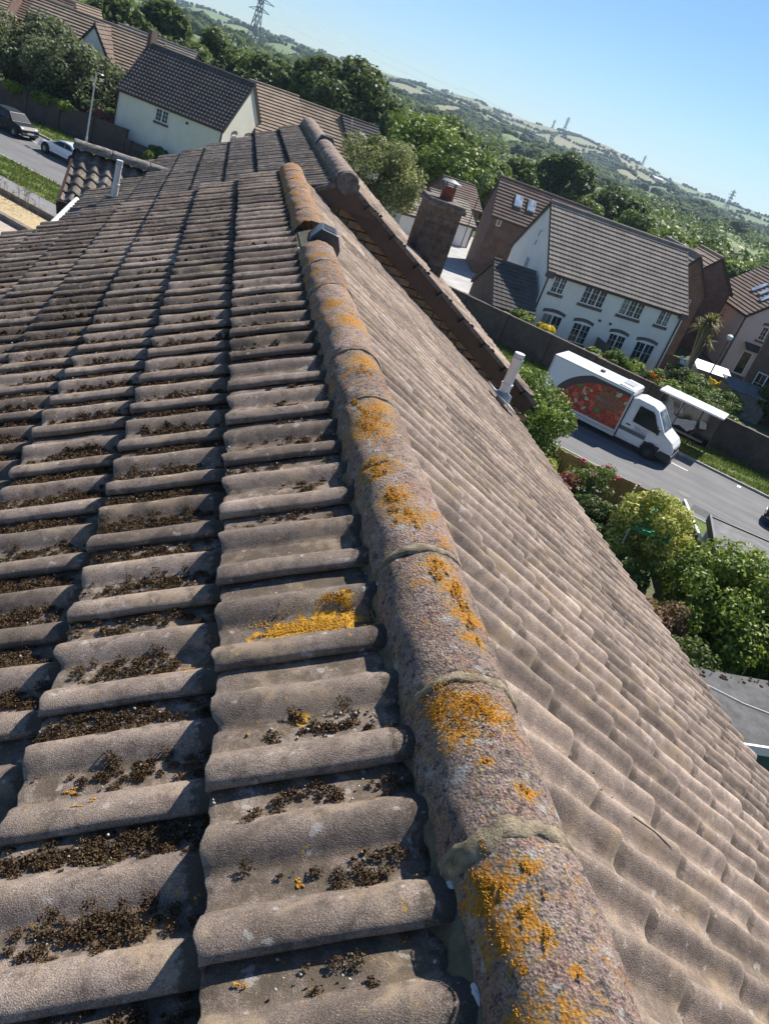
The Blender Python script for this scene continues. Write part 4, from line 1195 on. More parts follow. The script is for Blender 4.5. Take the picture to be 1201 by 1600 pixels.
# -- cream house at left
cr_ = estate_house('cream_house', 'cream rendered house with dark roof beside the lamp post', (-9.1,73.6), 117, 9.4, 6.6, 4.65, 8.15, RW_CREAM, RF_DARK, roll=.30, rh=.05, gauge=.34, step=.06)
window(cr_, 'f', 4.1, 3.75, 1.15, .95, 2, 2, False, True, 9.4, 6.6); window(cr_, 'r', 1.9, 3.55, .75, 1.3, 2, 2, True, True, 9.4, 6.6); window(cr_, 'r', 4.6, 3.55, 1.5, 1.3, 3, 2, True, True, 9.4, 6.6)
downpipe(cr_, 9.33, -.06, 0, 4.4); downpipe(cr_, .06, -.06, 0, 4.4)
b = MB(); b.tube([(6.3,-.01,3.95),(6.3,-.1,3.95)], .1, 10); b.build('extractor_vent', M_DPIPE, cr_)
b = MB(); b.box(-.2,.12,3.0,3.9,7.8,9.1); b.build('chimney', BK_BRN, cr_)
# -- tan roofed houses behind the cream one
t1 = estate_house('rendered_house', 'pale house with broad tan roof directly behind the cream gable', (1.9,73.6), 70, 4.4, 8, 4.6, 8.1, RW_GREY, RF_TAN, gauge=.36, step=.07)
t2 = estate_house('rendered_house', 'white house with tan roof above the end of the near ridge', (4.6,78.4), 84, 6.0, 7.5, 4.55, 7.75, RW_WHITE, RF_TAN, gauge=.36, step=.07)
window(t2, 'f', 4.7, 3.6, .9, 1.0, 2, 1, False, False, 6, 7.5)
t3 = estate_house('rendered_house', 'white gabled house with charcoal roof left of the round willow', (10.9,79.2), 62, 4.2, 7.0, 4.7, 7.75, RW_WHITE, RF_SLATE, gauge=.36, step=.07)
window(t3, 'r', 3.0, 4.1, 1.0, 1.1, 2, 1, False, False, 4.2, 7)
# -- row at top left
h3 = estate_house('terraced_house', 'long tan roofed house with white gable above the left hedge', (-19.6,87), 99, 11.6, 7.2, 5.0, 8.0, RW_GREY, RF_TAN, gauge=.38, step=.08)
h3b = estate_house('rendered_house', 'white pointed gable projecting from the tan roofed row', (-14.9,85.1), 99, 3.6, 6, 5.1, 7.75, RW_WHITE, RF_BRN, ridge='y', gauge=.38, step=.07)
window(h3b, 'f', 2.3, 3.6, 1.3, 1.2, 2, 1, True, False, 3.6, 6)
h4 = estate_house('brick_house', 'brown roofed house furthest left along the top edge', (-31,103), 95, 6.5, 8, 5.0, 8.2, BK_RED, RF_TAN, gauge=.4, step=.08)
h5 = estate_house('brick_house', 'dark roofed brick house second along the top edge', (-24.2,106), 97, 4.6, 8, 4.9, 7.9, BK_RED, RF_BRN, gauge=.4, step=.08)
h6 = estate_house('brick_house', 'brick gabled house with tan roof before the woods at top left', (-19.3,109), 60, 4.5, 7, 4.9, 8.0, BK_RED, RF_TAN, gauge=.4, step=.08)
h7 = estate_house('bungalow', 'grey roof showing above the tan row under the trees', (-15,108), 98, 9, 7, 4.6, 7.5, BK_BRN, RF_GREY, gauge=.4, step=.07)
# -- small outbuildings by the forecourt
g1 = estate_house('garage', 'white doored garage block left of the forecourt', (20.6,80.6), 70, 4.6, 5.6, 2.4, 4.2, BK_BRN, RF_GREY, 'garage', gauge=.36, step=.06)
for x in (.3, 2.5):
    b = MB(); b.box(x, x+1.85, -.05, -.002, .05, 2.15); b.build('garage_door', M_WFR, g1)
g2 = estate_house('garage', 'further garage with brown roof behind the chimney cowl', (23.2,88), 72, 4.2, 5.5, 3.3, 5.2, BK_BRN, RF_BRN, 'garage', gauge=.36, step=.06)
g3 = estate_house('garage', 'low white outbuilding beneath the round willow', (16.2,76.5), 65, 3.6, 4.5, 2.2, 3.5, RW_WHITE, RF_GREY, 'outbuilding', gauge=.36, step=.05)
g4 = estate_house('porch_building', 'low lean-to with pale flat tiles by the forecourt wall', (13.2,57.5), 60, 3.2, 2.8, 1.9, 2.7, BK_BRN, RF_GREY, 'outbuilding', gauge=.36, step=.05)
# television mast
b = MB(); b.tube([(0,0,0),(0,0,7.4)], .05, 6)
for k in range(5): b.bar((-.55+.05*k,0,6.4+.2*k),(.55-.05*k,0,6.4+.2*k),.025)
b.bar((0,-.6,7.1),(0,.6,7.1),.025)
o = b.build('aerial_mast', plain('dull_metal', (.12,.12,.12), .5, metal=.5)); o.location = (23.9,81.0,0); o.rotation_euler = (0,0,.5)
tag(o, 'thin aerial mast rising by the garages in front of the trees', 'mast')
# ------------------------------------------------------------------ vehicles
M_PAINTW = plain('white_vehicle_paint', (.76,.77,.78), .35, var=.08, scale=1.5, coat=.3)
M_TYRE = plain('tyre_rubber', (.018,.018,.019), .85); M_RIM = plain('wheel_rim_silver', (.34,.35,.36), .35, metal=.7); M_DKPL = plain('dark_trim_plastic', (.03,.031,.034), .55)
M_CGL = glass('car_glass', (.015,.02,.024), .12); MATS['car_glass'].node_tree.nodes['Principled BSDF'].inputs['Specular IOR Level'].default_value = .25; M_LAMP = plain('headlamp_lens', (.70,.74,.78), .15); M_RED = plain('tail_lamp_red', (.35,.015,.012), .25)
def wheel(parent, x, y, r, w, side, rim=None):
    b = MB(); n = 24
    prf = [(r*.62,0),(r*.93,0),(r,.03),(r,w-.03),(r*.93,w),(r*.62,w)]
    for (rr, yy) in prf:
        for k in range(n): a = 2*math.pi*k/n; b.v.append((x+rr*math.cos(a), y+side*yy, r+rr*math.sin(a)))
    for i in range(len(prf)-1):
        for k in range(n): b.f.append((i*n+k, i*n+(k+1)%n, (i+1)*n+(k+1)%n, (i+1)*n+k)); b.m.append(0)
    wv = b.build('wheel', M_TYRE, parent, smooth=True, shade_angle=50)
    b = MB()
    for k in range(7):
        a = 2*math.pi*k/7; c, s = math.cos(a), math.sin(a)
        b.bar((x, y+side*.03, r), (x+r*.6*c, y+side*.025, r+r*.6*s), .05, .07, upv=(0,1,0))
    b.tube([(x,y+side*.0,r),(x,y+side*.05,r)], .07, 10); b.tube([(x,y+side*.09,r),(x,y+side*.10,r)], r*.62, 20)
    b.build('rim', rim or M_RIM, wv)
def profile_body(name, prof_, width, mat, parent, mi_side=0):
    """closed side profile of (x, z, inset) run across the width"""
    b = MB(); n = len(prof_)
    b.v = [(x, ins, z) for x, z, ins in prof_] + [(x, width-ins, z) for x, z, ins in prof_]
    b.f.append(tuple(range(n))); b.f.append(tuple(range(2*n-1, n-1, -1))); b.m += [0, 0]
    for i in range(n):
        j = (i+1) % n; b.f.append((j, i, n+i, n+j)); b.m.append(0)
    o = b.build(name, mat, parent, bevel=.03); return o
def side_poly(name, pts, width, mat, parent, both=True, d=.012):
    b = MB()
    b.hexa([(x, ins-d, z) for x, z, ins in pts], [(x, ins+.02, z) for x, z, ins in pts])
    o = b.build(name, mat, parent)
    if both:
        b = MB(); b.hexa([(x, width-ins+d, z) for x, z, ins in pts], [(x, width-ins-.02, z) for x, z, ins in pts]); b.build(name, mat, parent)
    return o
# -- delivery van
van = thing('delivery_van', rp(0,0,.02), ROADZ, 'white box van with red food picture on its side, driving past the hedge', 'van')
VW = 2.08
b = MB()
x0, x1, z0, z1 = -6.25, -1.84, .42, 2.74
b.box(x0, x1, 0, VW, z0, z1); b.hexa([(x1-.9,.06,z1),(x1,.06,z1),(x1,VW-.06,z1),(x1-.9,VW-.06,z1)], [(x1-.8,.12,z1+.07),(x1-.08,.12,z1+.05),(x1-.08,VW-.12,z1+.05),(x1-.8,VW-.12,z1+.07)])
b.build('cargo_box', M_PAINTW, van, bevel=.03)
n = NT('food_picture'); tc = n.n('ShaderNodeTexCoord').outputs['Object']
sx = n.n('ShaderNodeSeparateXYZ'); n.l(tc, sx.inputs[0])
mp = n.n('ShaderNodeMapping'); mp.inputs['Scale'].default_value = (1, 0, 1); n.l(tc, mp.inputs[0])
wob = n.n('ShaderNodeVectorMath', operation='MULTIPLY_ADD'); nz = n.n('ShaderNodeTexNoise'); nz.inputs['Scale'].default_value = 3.0; n.l(mp.outputs[0], nz.inputs['Vector'])
n.l(nz.outputs['Color'], wob.inputs[0]); wob.inputs[1].default_value = (.5,.0,.5); n.l(mp.outputs[0], wob.inputs[2])
vo = n.n('ShaderNodeTexVoronoi'); vo.inputs['Scale'].default_value = 4.2; n.l(wob.outputs[0], vo.inputs['Vector'])
ve = n.voro(wob.outputs[0], 4.2, 'DISTANCE_TO_EDGE')
s3 = n.n('ShaderNodeSeparateColor'); n.l(vo.outputs['Color'], s3.inputs[0])
piece = n.ramp(s3.outputs[0], [(0, (.55,.035,.02)), (.35, (.70,.10,.04)), (.6, (.50,.05,.03)), (.74, (.24,.10,.05)), (.84, (.55,.45,.30)), (.93, (.16,.18,.05))])
piece.node.color_ramp.interpolation = 'CONSTANT'
piece = n.mix(n.ramp(ve, [(.0, 1), (.12, 0)]), piece, (.10,.03,.025))
piece = n.mix(n.ramp(n.noise(mp.outputs[0], 7, 4, .7), [(.58, 0), (.72, .5)]), piece, (.75,.55,.45))
# pan outline
def ell(cx_, cz_, rx_, rz_):
    a = n.math('DIVIDE', n.math('SUBTRACT', sx.outputs[0], cx_), rx_); c = n.math('DIVIDE', n.math('SUBTRACT', sx.outputs[2], cz_), rz_)
    return n.math('ADD', n.math('MULTIPLY', a, a), n.math('MULTIPLY', c, c))
e1 = ell(-2.75, .75, 2.85, 2.05); e2 = ell(-2.7, .6, 2.6, 1.85)
col = n.mix(n.ramp(e2, [(.98, 0), (1.0, 1)]), piece, (.06,.045,.06))
meat = n.ramp(ell(-2.75, 1.75, .75, .45), [(.9, 1), (1.1, 0)])
col = n.mix(n.math('MULTIPLY', meat, .8), col, n.ramp(n.noise(mp.outputs[0], 9, 4, .7), [(.35, (.12,.05,.035)), (.65, (.28,.15,.10))]))
col = n.mix(n.ramp(e1, [(.99, 0), (1.0, 1)]), col, (.74,.75,.77))
n.base(col); n.set(Roughness=.35); M_FOOD = n.mat
b = MB(); b.box(x0+.12, x1-.05, -.008, .004, .62, z1-.16); b.build('picture_panel', M_FOOD, van)
b = MB(); b.box(x0, x1, .02, .05, .30, .46); b.build('side_skirt', plain('white_skirt', (.62,.63,.64), .4, var=.05), van)
for (za, zb) in ((z1-.06, z1-.02), (.47, .52)):
    b = MB(); b.box(x0+.02, x1-.02, -.014, -.002, za, zb); b.build('edge_trim', plain('aluminium_trim', (.45,.46,.47), .4, metal=.5), van)
for xx in (x0+.03, x1-.09):
    b = MB(); b.box(xx, xx+.05, -.013, -.002, .53, z1-.07); b.build('edge_trim', MATS['aluminium_trim'], van)
b = MB(); b.box(x1-.03, x1+.05, .05, VW-.05, .45, 2.55); b.build('cab_gap', M_DKPL, van)
for (cx_, wv_, ln_) in ((-3.9,.16,.22),(-2.35,.5,.55)):
    b = MB(); b.box(cx_-ln_/2, cx_+ln_/2, VW/2-wv_, VW/2+wv_, z1+.0, z1+.10); b.build('roof_hatch', M_DKPL if cx_ < -3 else plain('grey_hatch', (.35,.37,.40), .4), van, bevel=.02)
cabp = [(-1.80,.34,.06),(-1.80,1.25,.04),(-1.80,2.40,.20),(-1.55,2.50,.26),(-.75,2.48,.27),(-.45,2.36,.27),(.32,1.50,.10),(.85,1.24,.12),(1.02,1.02,.14),(1.06,.62,.14),(1.02,.34,.16)]
cab = profile_body('cab', cabp, VW, M_PAINTW, van)
side_poly('side_window', [(-1.32,1.40,.06),(-1.32,2.22,.182),(-.62,2.22,.182),(-.48,2.12,.166),(.10,1.34,.052)], VW, M_CGL, van)
b = MB(); A = [(-.40,.36,2.28),(-.40,VW-.36,2.28),(.29,VW-.2,1.53),(.29,.2,1.53)]; off = Vector((.012,0,.012)); b.hexa([Vector(p)-off for p in A], [Vector(p)+off for p in A]); b.build('windscreen', glass('screen_glass', (.10,.14,.16), .05), van)
side_poly('side_stripe', [(-1.78,.80,.052),(-1.78,1.0,.05),(-.42,1.0,.05),(-.42,.80,.052)], VW, plain('grey_stripe', (.12,.125,.13), .5), van, d=.006)
b = MB(); b.box(.45, 1.13, .05, VW-.05, .26, .66); b.build('bumper', M_DKPL, van, bevel=.06)
b = MB(); b.box(1.04, 1.085, .45, VW-.45, .68, .98); b.build('grille', M_DKPL, van)
for y in (.12, VW-.47):
    b = MB(); b.hexa([(.90,y,.78),(1.07,y+.02,.76),(1.07,y+.33,.76),(.90,y+.35,.78)], [(.82,y,1.06),(.99,y+.02,1.06),(.99,y+.33,1.06),(.82,y+.35,1.06)]); b.build('headlight', M_LAMP, van, bevel=.02)
for y, s in ((-.14, 1), (VW+.02, -1)):
    b = MB(); b.box(-.02, .08, y, y+.12, 1.34, 1.66); b.build('wing_mirror', M_DKPL, van, bevel=.02)
b = MB(); b.box(-1.55,-1.33,-.004,.06,1.16,1.21); b.build('door_handle', M_DKPL, van)
b = MB(); b.box(-1.79,-1.775,.0,.05,.40,2.3); b.build('door_seam', M_DKPL, van)
b = MB()
for k in range(18):
    a = math.pi*k/17; 
    x_, z_ = .43*math.cos(a), .40+.42*math.sin(a)
    if k: b.bar((px_, .035, pz_), (x_, .035, z_), .06, .06, upv=(0,1,0))
    px_, pz_ = x_, z_
b.build('wheel_arch', M_DKPL, van)
b = MB(); b.box(-.40,.40,.04,.12,.2,.78); b.build('wheel_well', M_TYRE, van)
for x_ in (0.0, -4.45):
    for y, s in ((.02, 1), (VW-.02, -1)): wheel(van, x_, y, .345, .22, s, plain('dark_rim', (.06,.06,.065), .5))
b = MB(); b.box(-6.2,-.6,.25,VW-.25,.36,.5); b.build('chassis', M_DKPL, van)
fc = bpy.data.curves.new('door_lettering', 'FONT'); fc.body = 'TESCO'; fc.size = .30; fc.align_x = 'CENTER'; fc.extrude = .003
tmp = bpy.data.objects.new('door_lettering', fc); COL.objects.link(tmp)
bpy.context.view_layer.update(); dg = bpy.context.evaluated_depsgraph_get(); tm = bpy.data.meshes.new_from_object(tmp.evaluated_get(dg)); bpy.data.objects.remove(tmp, do_unlink=True)
tm.materials.clear(); tm.materials.append(plain('lettering_grey', (.28,.26,.33), .5))
o = link('door_lettering', tm, van); o.location = (-.80, .036, 1.09); o.rotation_euler = (R(90), 0, 0); o.scale = (.75, .75, 1)
b = MB()
for k in range(5): b.box(-1.17+.16*k, -1.07+.16*k, .034, .05, 1.035, 1.06)
b.build('lettering_dashes', plain('lettering_blue', (.10,.16,.42), .5), van)

# -- cars
def car(name, label, loc, rz, paint, W, L, H, kind):
    t = thing(name, loc, rz, label, 'car')
    s = L/4.2; hh = H/1.45
    if kind == 'hatch':
        low = [(-2.05,.32,.05),(-2.08,.75,.05),(-1.98,.98,.08),(-1.2,.98,.06),(1.0,.94,.06),(1.78,.84,.12),(2.04,.66,.16),(2.06,.34,.14)]
        top = [(-1.98,.96,.10),(-1.72,1.40,.22),(-.6,1.47,.24),(.35,1.40,.24),(1.02,.93,.10)]
        g1 = [(-1.62,1.02,.115),(-1.50,1.34,.20),(-.55,1.38,.21),(-.55,1.0,.11)]; g2 = [(-.47,1.0,.11),(-.47,1.38,.21),(.28,1.33,.21),(.82,.99,.11)]
    else:
        low = [(-2.05,.34,.06),(-2.08,.80,.08),(-1.9,.92,.12),(-1.1,.94,.06),(.9,.90,.06),(1.8,.74,.12),(2.06,.58,.16),(2.08,.32,.14)]
        top = [(-1.62,.91,.14),(-.85,1.28,.25),(-.25,1.33,.26),(.25,1.28,.25),(.95,.88,.12)]
        g1 = [(-1.18,.96,.13),(-.78,1.20,.20),(-.42,1.25,.215),(-.42,.94,.12)]; g2 = [(-.34,.94,.12),(-.34,1.25,.215),(.18,1.21,.21),(.74,.93,.12)]
    sc = lambda P: [(x*s, z*hh, i) for x, z, i in P]
    profile_body('body', sc(low), W, paint, t); profile_body('cabin', sc(top), W, paint, t)
    side_poly('side_window', sc(g1), W, M_CGL, t); side_poly('side_window', sc(g2), W, M_CGL, t)
    for (i0, i1, nm) in ((3, 4, 'windscreen'), (0, 1, 'rear_window')):
        (xa, za, ia), (xb, zb, ib) = sc(top)[i0], sc(top)[i1]
        q = lambda f, i: (xa+(xb-xa)*f, i, za+(zb-za)*f)
        f0, f1 = (.1, .9); ii0 = ia+(ib-ia)*f0+.07; ii1 = ia+(ib-ia)*f1+.07
        A = [q(f0,ii0), q(f1,ii1), q(f1,W-ii1), q(f0,W-ii0)]; sg = 1 if nm == 'windscreen' else -1; off = Vector((.012*sg,0,.012))
        b = MB(); b.hexa([Vector(p)-off for p in A], [Vector(p)+off for p in A]); b.build(nm, M_CGL, t)
    for x in (-1.28*s, 1.32*s):
        for y, sd in ((.0, 1), (W, -1)):
            b = MB(); b.tube([(x,y+sd*.045,.36),(x,y+sd*.2,.36)], .385, 20); b.build('wheel_arch', M_TYRE, t)
            wheel(t, x, y+sd*.02, .32, .2, sd)
    xf = 2.0*s
    for y in (.16, W-.46):
        b = MB(); b.hexa([(xf-.22,y,.62*hh),(xf+.02,y+.03,.60*hh),(xf+.02,y+.27,.60*hh),(xf-.22,y+.30,.62*hh)], [(xf-.30,y,.80*hh),(xf-.08,y+.03,.76*hh),(xf-.08,y+.27,.76*hh),(xf-.30,y+.30,.80*hh)]); b.build('headlight', M_LAMP, t, bevel=.02)
        b = MB(); b.box(-2.09*s, -2.03*s, y, y+.3, .72*hh, .86*hh); b.build('tail_light', M_RED, t)
    b = MB(); b.box(xf-.05, xf+.10, .2, W-.2, .30, .46*hh); b.build('bumper', M_DKPL, t, bevel=.03)
    b = MB(); b.box(xf+.08, xf+.115, W/2-.26, W/2+.26, .42, .53); b.build('number_plate', M_WFR, t)
    for y in (-.14, W+.02):
        b = MB(); b.box(.62*s, .74*s, y, y+.12, .92*hh, 1.06*hh); b.build('wing_mirror', paint, t, bevel=.02)
    for x in (-.42*s, .55*s):
        b = MB(); b.box(x-.006, x+.006, .045, .07, .4, .9*hh); b.build('door_seam', M_DKPL, t)
    return t
M_BLK = plain('black_car_paint', (.02,.022,.026), .45, var=.05, spec=.2); M_WHC = plain('white_car_paint', (.74,.76,.78), .25, var=.03, coat=.6)
# white coupe nose to the left: heading +RD, its right side away from us
car('parked_car', 'white coupe parked on the road beyond the porch roof', rp(43.5,1.9,.02), ROADZ+math.pi, M_WHC, 1.78, 4.4, 1.40, 'coupe')
car('parked_car', 'black hatchback with round headlamps facing the camera at far left', rp(49.6,.3,.02), ROADZ, M_BLK, 1.72, 3.9, 1.50, 'hatch')
car('passing_car', 'dark car just entering at the right edge of the road', rp(-8.1,1.0,.02), ROADZ+math.pi, M_BLK, 1.76, 4.2, 1.45, 'hatch')

# ------------------------------------------------------------------ bus shelter
bs = thing('bus_shelter', rp(1.35, 4.75, .1), ROADZ, 'dark glazed bus shelter with white roof in front of the wall', 'bus shelter')
M_FRM = plain('shelter_frame', (.03,.032,.035), .5); M_SG = glass('shelter_glass', (.012,.014,.015), .12)
b = MB(); b.box(-.1, 3.5, -.15, 1.55, 2.30, 2.40); b.build('roof', M_PAINTW, bs, bevel=.02)
for x in (0.0, 1.13, 2.26, 3.36):
    b = MB(); b.box(x, x+.06, 1.40, 1.46, 0, 2.3); b.build('post', M_FRM, bs)
for x in (0.0, 3.36):
    b = MB(); b.box(x, x+.06, .0, .06, 0, 2.3); b.build('post', M_FRM, bs)
for i, x in enumerate((.06, 1.19, 2.32)):
    b = MB(); b.box(x+.005, x+1.06, 1.42, 1.44, .25, 2.22); b.build('glass_panel', M_SG, bs)
for x in (.015, 3.375):
    b = MB(); b.box(x, x+.02, .07, 1.39, .25, 2.22); b.build('glass_panel', M_SG, bs)
M_POST = plain('poster_white', (.55,.55,.54), .6, var=.2, scale=5)
for pts in ([(.35,1.95),(.62,1.80),(.95,1.15),(1.3,1.05),(1.7,1.2),(2.2,1.35),(2.35,.95),(2.0,.62),(1.5,.75),(1.1,.6),(.7,.95),(.35,1.25)], [(1.0,2.1),(1.12,2.1),(1.32,1.45),(1.15,1.3)], [(2.35,1.5),(2.75,1.45),(2.85,1.15),(2.5,1.05)]):
    b = MB(); b.hexa([(x,1.405,z) for x, z in pts], [(x,1.412,z) for x, z in pts]); b.build('poster_shape', M_POST, bs)
b = MB(); b.box(.3, 3.0, 1.0, 1.32, .48, .54); b.build('bench', plain('bench_grey', (.30,.29,.27), .6), bs)
for x in (.6, 2.6):
    b = MB(); b.box(x, x+.06, 1.1, 1.2, 0, .48); b.build('bench_leg', M_FRM, bs)
b = MB(); b.box(0, 3.4, 1.36, 1.40, .22, .28); b.build('rail', M_FRM, bs)

# ------------------------------------------------------------------ lamp post, fences, sheds
b = MB(); b.tube([(0,0,0),(0,0,1.2),(0,0,1.25),(0,0,5.5)], [.085,.085,.06,.045], 10)
lp = thing('street_lamp', rp(46.0,4.5,.08), ROADZ, 'tall pale grey street lamp standing by the white parked car', 'street lamp')
b.build('post', plain('galvanised_post', (.50,.51,.52), .5, metal=.2), lp)
b = MB(); b.bar((0,0,5.48),(.35,-.1,5.55),.05); b.hexa([(.2,-.16,5.50),(.75,-.2,5.54),(.75,.04,5.54),(.2,.04,5.50)], [(.25,-.12,5.60),(.7,-.15,5.60),(.7,0,5.60),(.25,0,5.60)]); b.build('lantern', plain('lantern_grey', (.40,.41,.42), .4), lp)
lp2 = thing('street_lamp', rp(1.0,20.3), ROADZ, 'white globe-headed post at the corner of the white pair of houses', 'street lamp')
b = MB(); b.tube([(0,0,0),(0,0,4.3)], .05, 8); b.build('post', plain('dark_post', (.09,.08,.075), .6), lp2)
b = MB(); b.tube([(0,0,4.25),(0,0,4.4),(0,0,4.55),(0,0,4.65)], [.1,.24,.22,.06], 12); b.build('globe', plain('opal_globe', (.75,.75,.74), .3), lp2)

M_FEN = NT('fence_wood'); n = M_FEN; co = n.pos(); mp = n.n('ShaderNodeMapping'); mp.inputs['Scale'].default_value = (9, 9, .8); n.l(co, mp.inputs[0])
n.base(n.ramp(n.noise(mp.outputs[0], 1.0, 5, .6), [(.3, (.34,.19,.065)), (.7, (.52,.33,.12))])); n.set(Roughness=.85); M_FEN = n.mat
def fence(label, A, B, h, mat, plank=.145, panel=1.85):
    d = B-A; L = d.length; t = thing('wooden_fence', A, math.atan2(d.y, d.x), label, 'fence'); np_ = max(1, round(L/panel)); pw = L/np_
    for i in range(np_+1):
        b = MB(); b.box(i*pw-.05, i*pw+.05, -.05, .05, 0, h+.06); b.build('post', mat, t)
    me = {}
    k_ = int((pw-.1)/plank)
    b = MB(); b.box(0, plank-.003, -.012, .012, 0.05, h); pm = b.mesh('plank', mat)
    for i in range(np_):
        for k in range(k_):
            o = link('plank', pm, t); o.location = (i*pw+.06+k*plank, .004 if k % 2 else -.003, rng.uniform(-.02,.02))
        for z in (.3, h-.25):
            b = MB(); b.box(i*pw+.05, (i+1)*pw-.05, -.055, -.022, z, z+.07); b.build('rail', mat, t)
    return t
fence('orange-brown garden fence beside the road below the van', rp(3.4,-10.6), rp(-3.0,-9.5), 1.8, M_FEN)
M_FEN2 = plain('grey_weathered_fence', (.20,.17,.14), .9, var=.3, scale=5)
fence('weathered side fence with pale capping by the grey garage roof', rp(-3.1,-9.5), rp(-4.75,-13.6), 1.9, M_FEN2)
b = MB(); b.bar(rp(-3.05,-9.3,1.98), rp(-4.8,-13.7,1.98), .10, .05); tag(b.build('fence_capping', M_WPL), 'pale capping strip along the weathered side fence', 'capping')
fence('dark wooden fence between the palm and the pink house', Vector((33.2,54.2,0)), Vector((39.8,52.6,0)), 1.3, plain('dark_fence', (.07,.055,.045), .9))
fence('grey garden fence in front of the palm', Vector((32.4,51.2,0)), Vector((38.6,49.2,0)), 1.1, M_FEN2)
# light mesh fence beside the cream house
t = thing('railing_fence', Vector((-9.9,71.2,0)), R(90-123), 'thin grey railing fence along the cream house wall', 'fence')
for i in range(6):
    b = MB(); b.tube([(i*1.0,0,0),(i*1.0,0,1.25)], .03, 6); b.build('post', M_FRM, t)
for z in (.3, .75, 1.2):
    b = MB(); b.bar((0,0,z),(5,0,z),.025); b.build('rail', M_FRM, t)
# flat roofed garage right of the variegated tree
gz = thing('flat_roof_garage', (17.55,21.6,0), R(90-117), 'flat grey felt roofed garage with dark edge at the right', 'garage')
n = NT('felt_roof'); co = n.pos(); f = n.noise(co, 1.2, 6, .7, 1.0); f2 = n.noise(co, 70, 3, .7)
n.base(n.mix(.6, n.ramp(f, [(.3, (.10,.10,.10)), (.55, (.155,.152,.148)), (.75, (.23,.225,.22))]), n.ramp(f2, [(.3, .75), (.7, 1.2)]), 'MULTIPLY')); n.set(Roughness=.9); M_FELTR = n.mat
b = MB(); b.box(.12, 6.0, -3.9, -.12, 0, 2.42); b.build('wall', RW_PALE, gz)
b = MB(); b.box(0, 6.2, -4.1, 0, 2.45, 2.60); b.build('roof', M_FELTR, gz)
b = MB(); b.box(-.05, 0.03, -4.12, .02, 2.40, 2.68); b.build('roof_edge', M_DKPL, gz); b = MB(); b.box(.03, 6.2, -.03, .05, 2.40, 2.64); b.build('roof_edge', M_FRM, gz)
# flat roof close below the eave
fr = thing('flat_roof_extension', (0,0,0), 0, 'dark felt flat roof with a pale cable below the near eave', 'extension')
b = MB(); b.box(6.2, 18.8, 10.65, 12.5, 0, 2.38); b.build('wall', plain('teal_boarding', (.03,.09,.09), .5), fr)
b = MB(); b.box(6, 19, 10.4, 12.75, 2.40, 2.52); b.build('roof', plain('dark_felt', (.10,.10,.098), .9, var=.3, scale=3, bump=.3, bscale=60), fr)
b = MB(); b.box(6, 19, 10.34, 10.40, 2.34, 2.56); b.build('roof_edge', M_WPL, fr)
b = MB(); b.tube([(11.6,12.3,2.55),(12.6,11.7,2.54),(14.6,11.0,2.55),(16,10.5,2.55)], .012, 6); b.build('cable', M_WFR, fr)
C_ = []; 
for k in range(40): C_.append((NR.uniform(11.2, 14.0), 12.6+NR.normal(0, .08), 2.54))
o = link('fallen_leaves', blobs('fallen_leaves', C_, NR.uniform(.02,.05,40), NR.rand(40)*.5, M_MOSS, flat=.3)); tag(o, 'dark dead leaves along the far edge of the felt roof', kind='stuff')
# bent grey post and white board by the lawn
t = thing('washing_post', (16.0,15.6,0), .4, 'bent grey metal post beside the lawn behind the felt roof', 'post')
b = MB(); b.tube([(0,0,0),(.1,0,1.0),(.35,0,1.35),(.7,.05,1.38)], .035, 8); b.build('tube', plain('grey_tube', (.42,.43,.44), .45), t)
# green parasol-like sheet, cold frame, shed
t = thing('green_canopy', tuple(rp(-2.05,-13.4,0)), 0, 'green garden canopy edge beside the variegated tree', 'canopy')
b = MB(); P0 = rp(-1.95,-11.7,2.25)-rp(-2.05,-13.4); P1 = rp(-2.35,-15.4,2.25)-rp(-2.05,-13.4); q = PN*.0+RD*(-1.2)
b.hexa([P0, P1, P1-Vector((0,0,.45)), P0-Vector((0,0,.45))], [P0+q*.02, P1+q*.02, P1+q*.02-Vector((0,0,.45)), P0+q*.02-Vector((0,0,.45))]); b.build('valance', plain('green_fabric', (.012,.22,.08), .6), t)
b = MB(); b.hexa([P0, P1, P1+q, P0+q], [P0+Vector((0,0,.03)), P1+Vector((0,0,.03)), P1+q+Vector((0,0,.33)), P0+q+Vector((0,0,.33))]); b.build('cover', MATS['green_fabric'], t)
for P in (P0, P1):
    b = MB(); b.tube([P-Vector((0,0,2.25)), P], .03, 6); b.build('pole', MATS['grey_tube'], t)
t = thing('cold_frame', (35.0,51.6,0), R(-10), 'pale lean-to greenhouse roof among the shrubs', 'greenhouse')
b = MB(); b.hexa([(0,0,1.35),(2.9,0,1.35),(2.9,1.5,1.75),(0,1.5,1.75)], [(0,0,1.39),(2.9,0,1.39),(2.9,1.5,1.79),(0,1.5,1.79)]); b.build('roof_sheet', plain('polycarbonate', (.62,.66,.64), .25), t)
b = MB(); b.box(.1,2.8,.1,1.4,0,1.3); b.build('side', plain('greenhouse_side', (.14,.16,.14), .4), t)
t = thing('garden_shed', (34.6,46.6,0), R(-12), 'grey felt roofed garden shed behind the right end of the wall', 'shed')
b = MB(); b.box(.1,3.0,.1,2.0,0,1.75); b.build('wall', M_FEN2, t)
b = MB(); b.hexa([(0,-.1,1.72),(3.1,-.1,1.72),(3.1,2.2,2.05),(0,2.2,2.05)], [(0,-.1,1.78),(3.1,-.1,1.78),(3.1,2.2,2.11),(0,2.2,2.11)]); b.build('roof', M_FELTR, t)

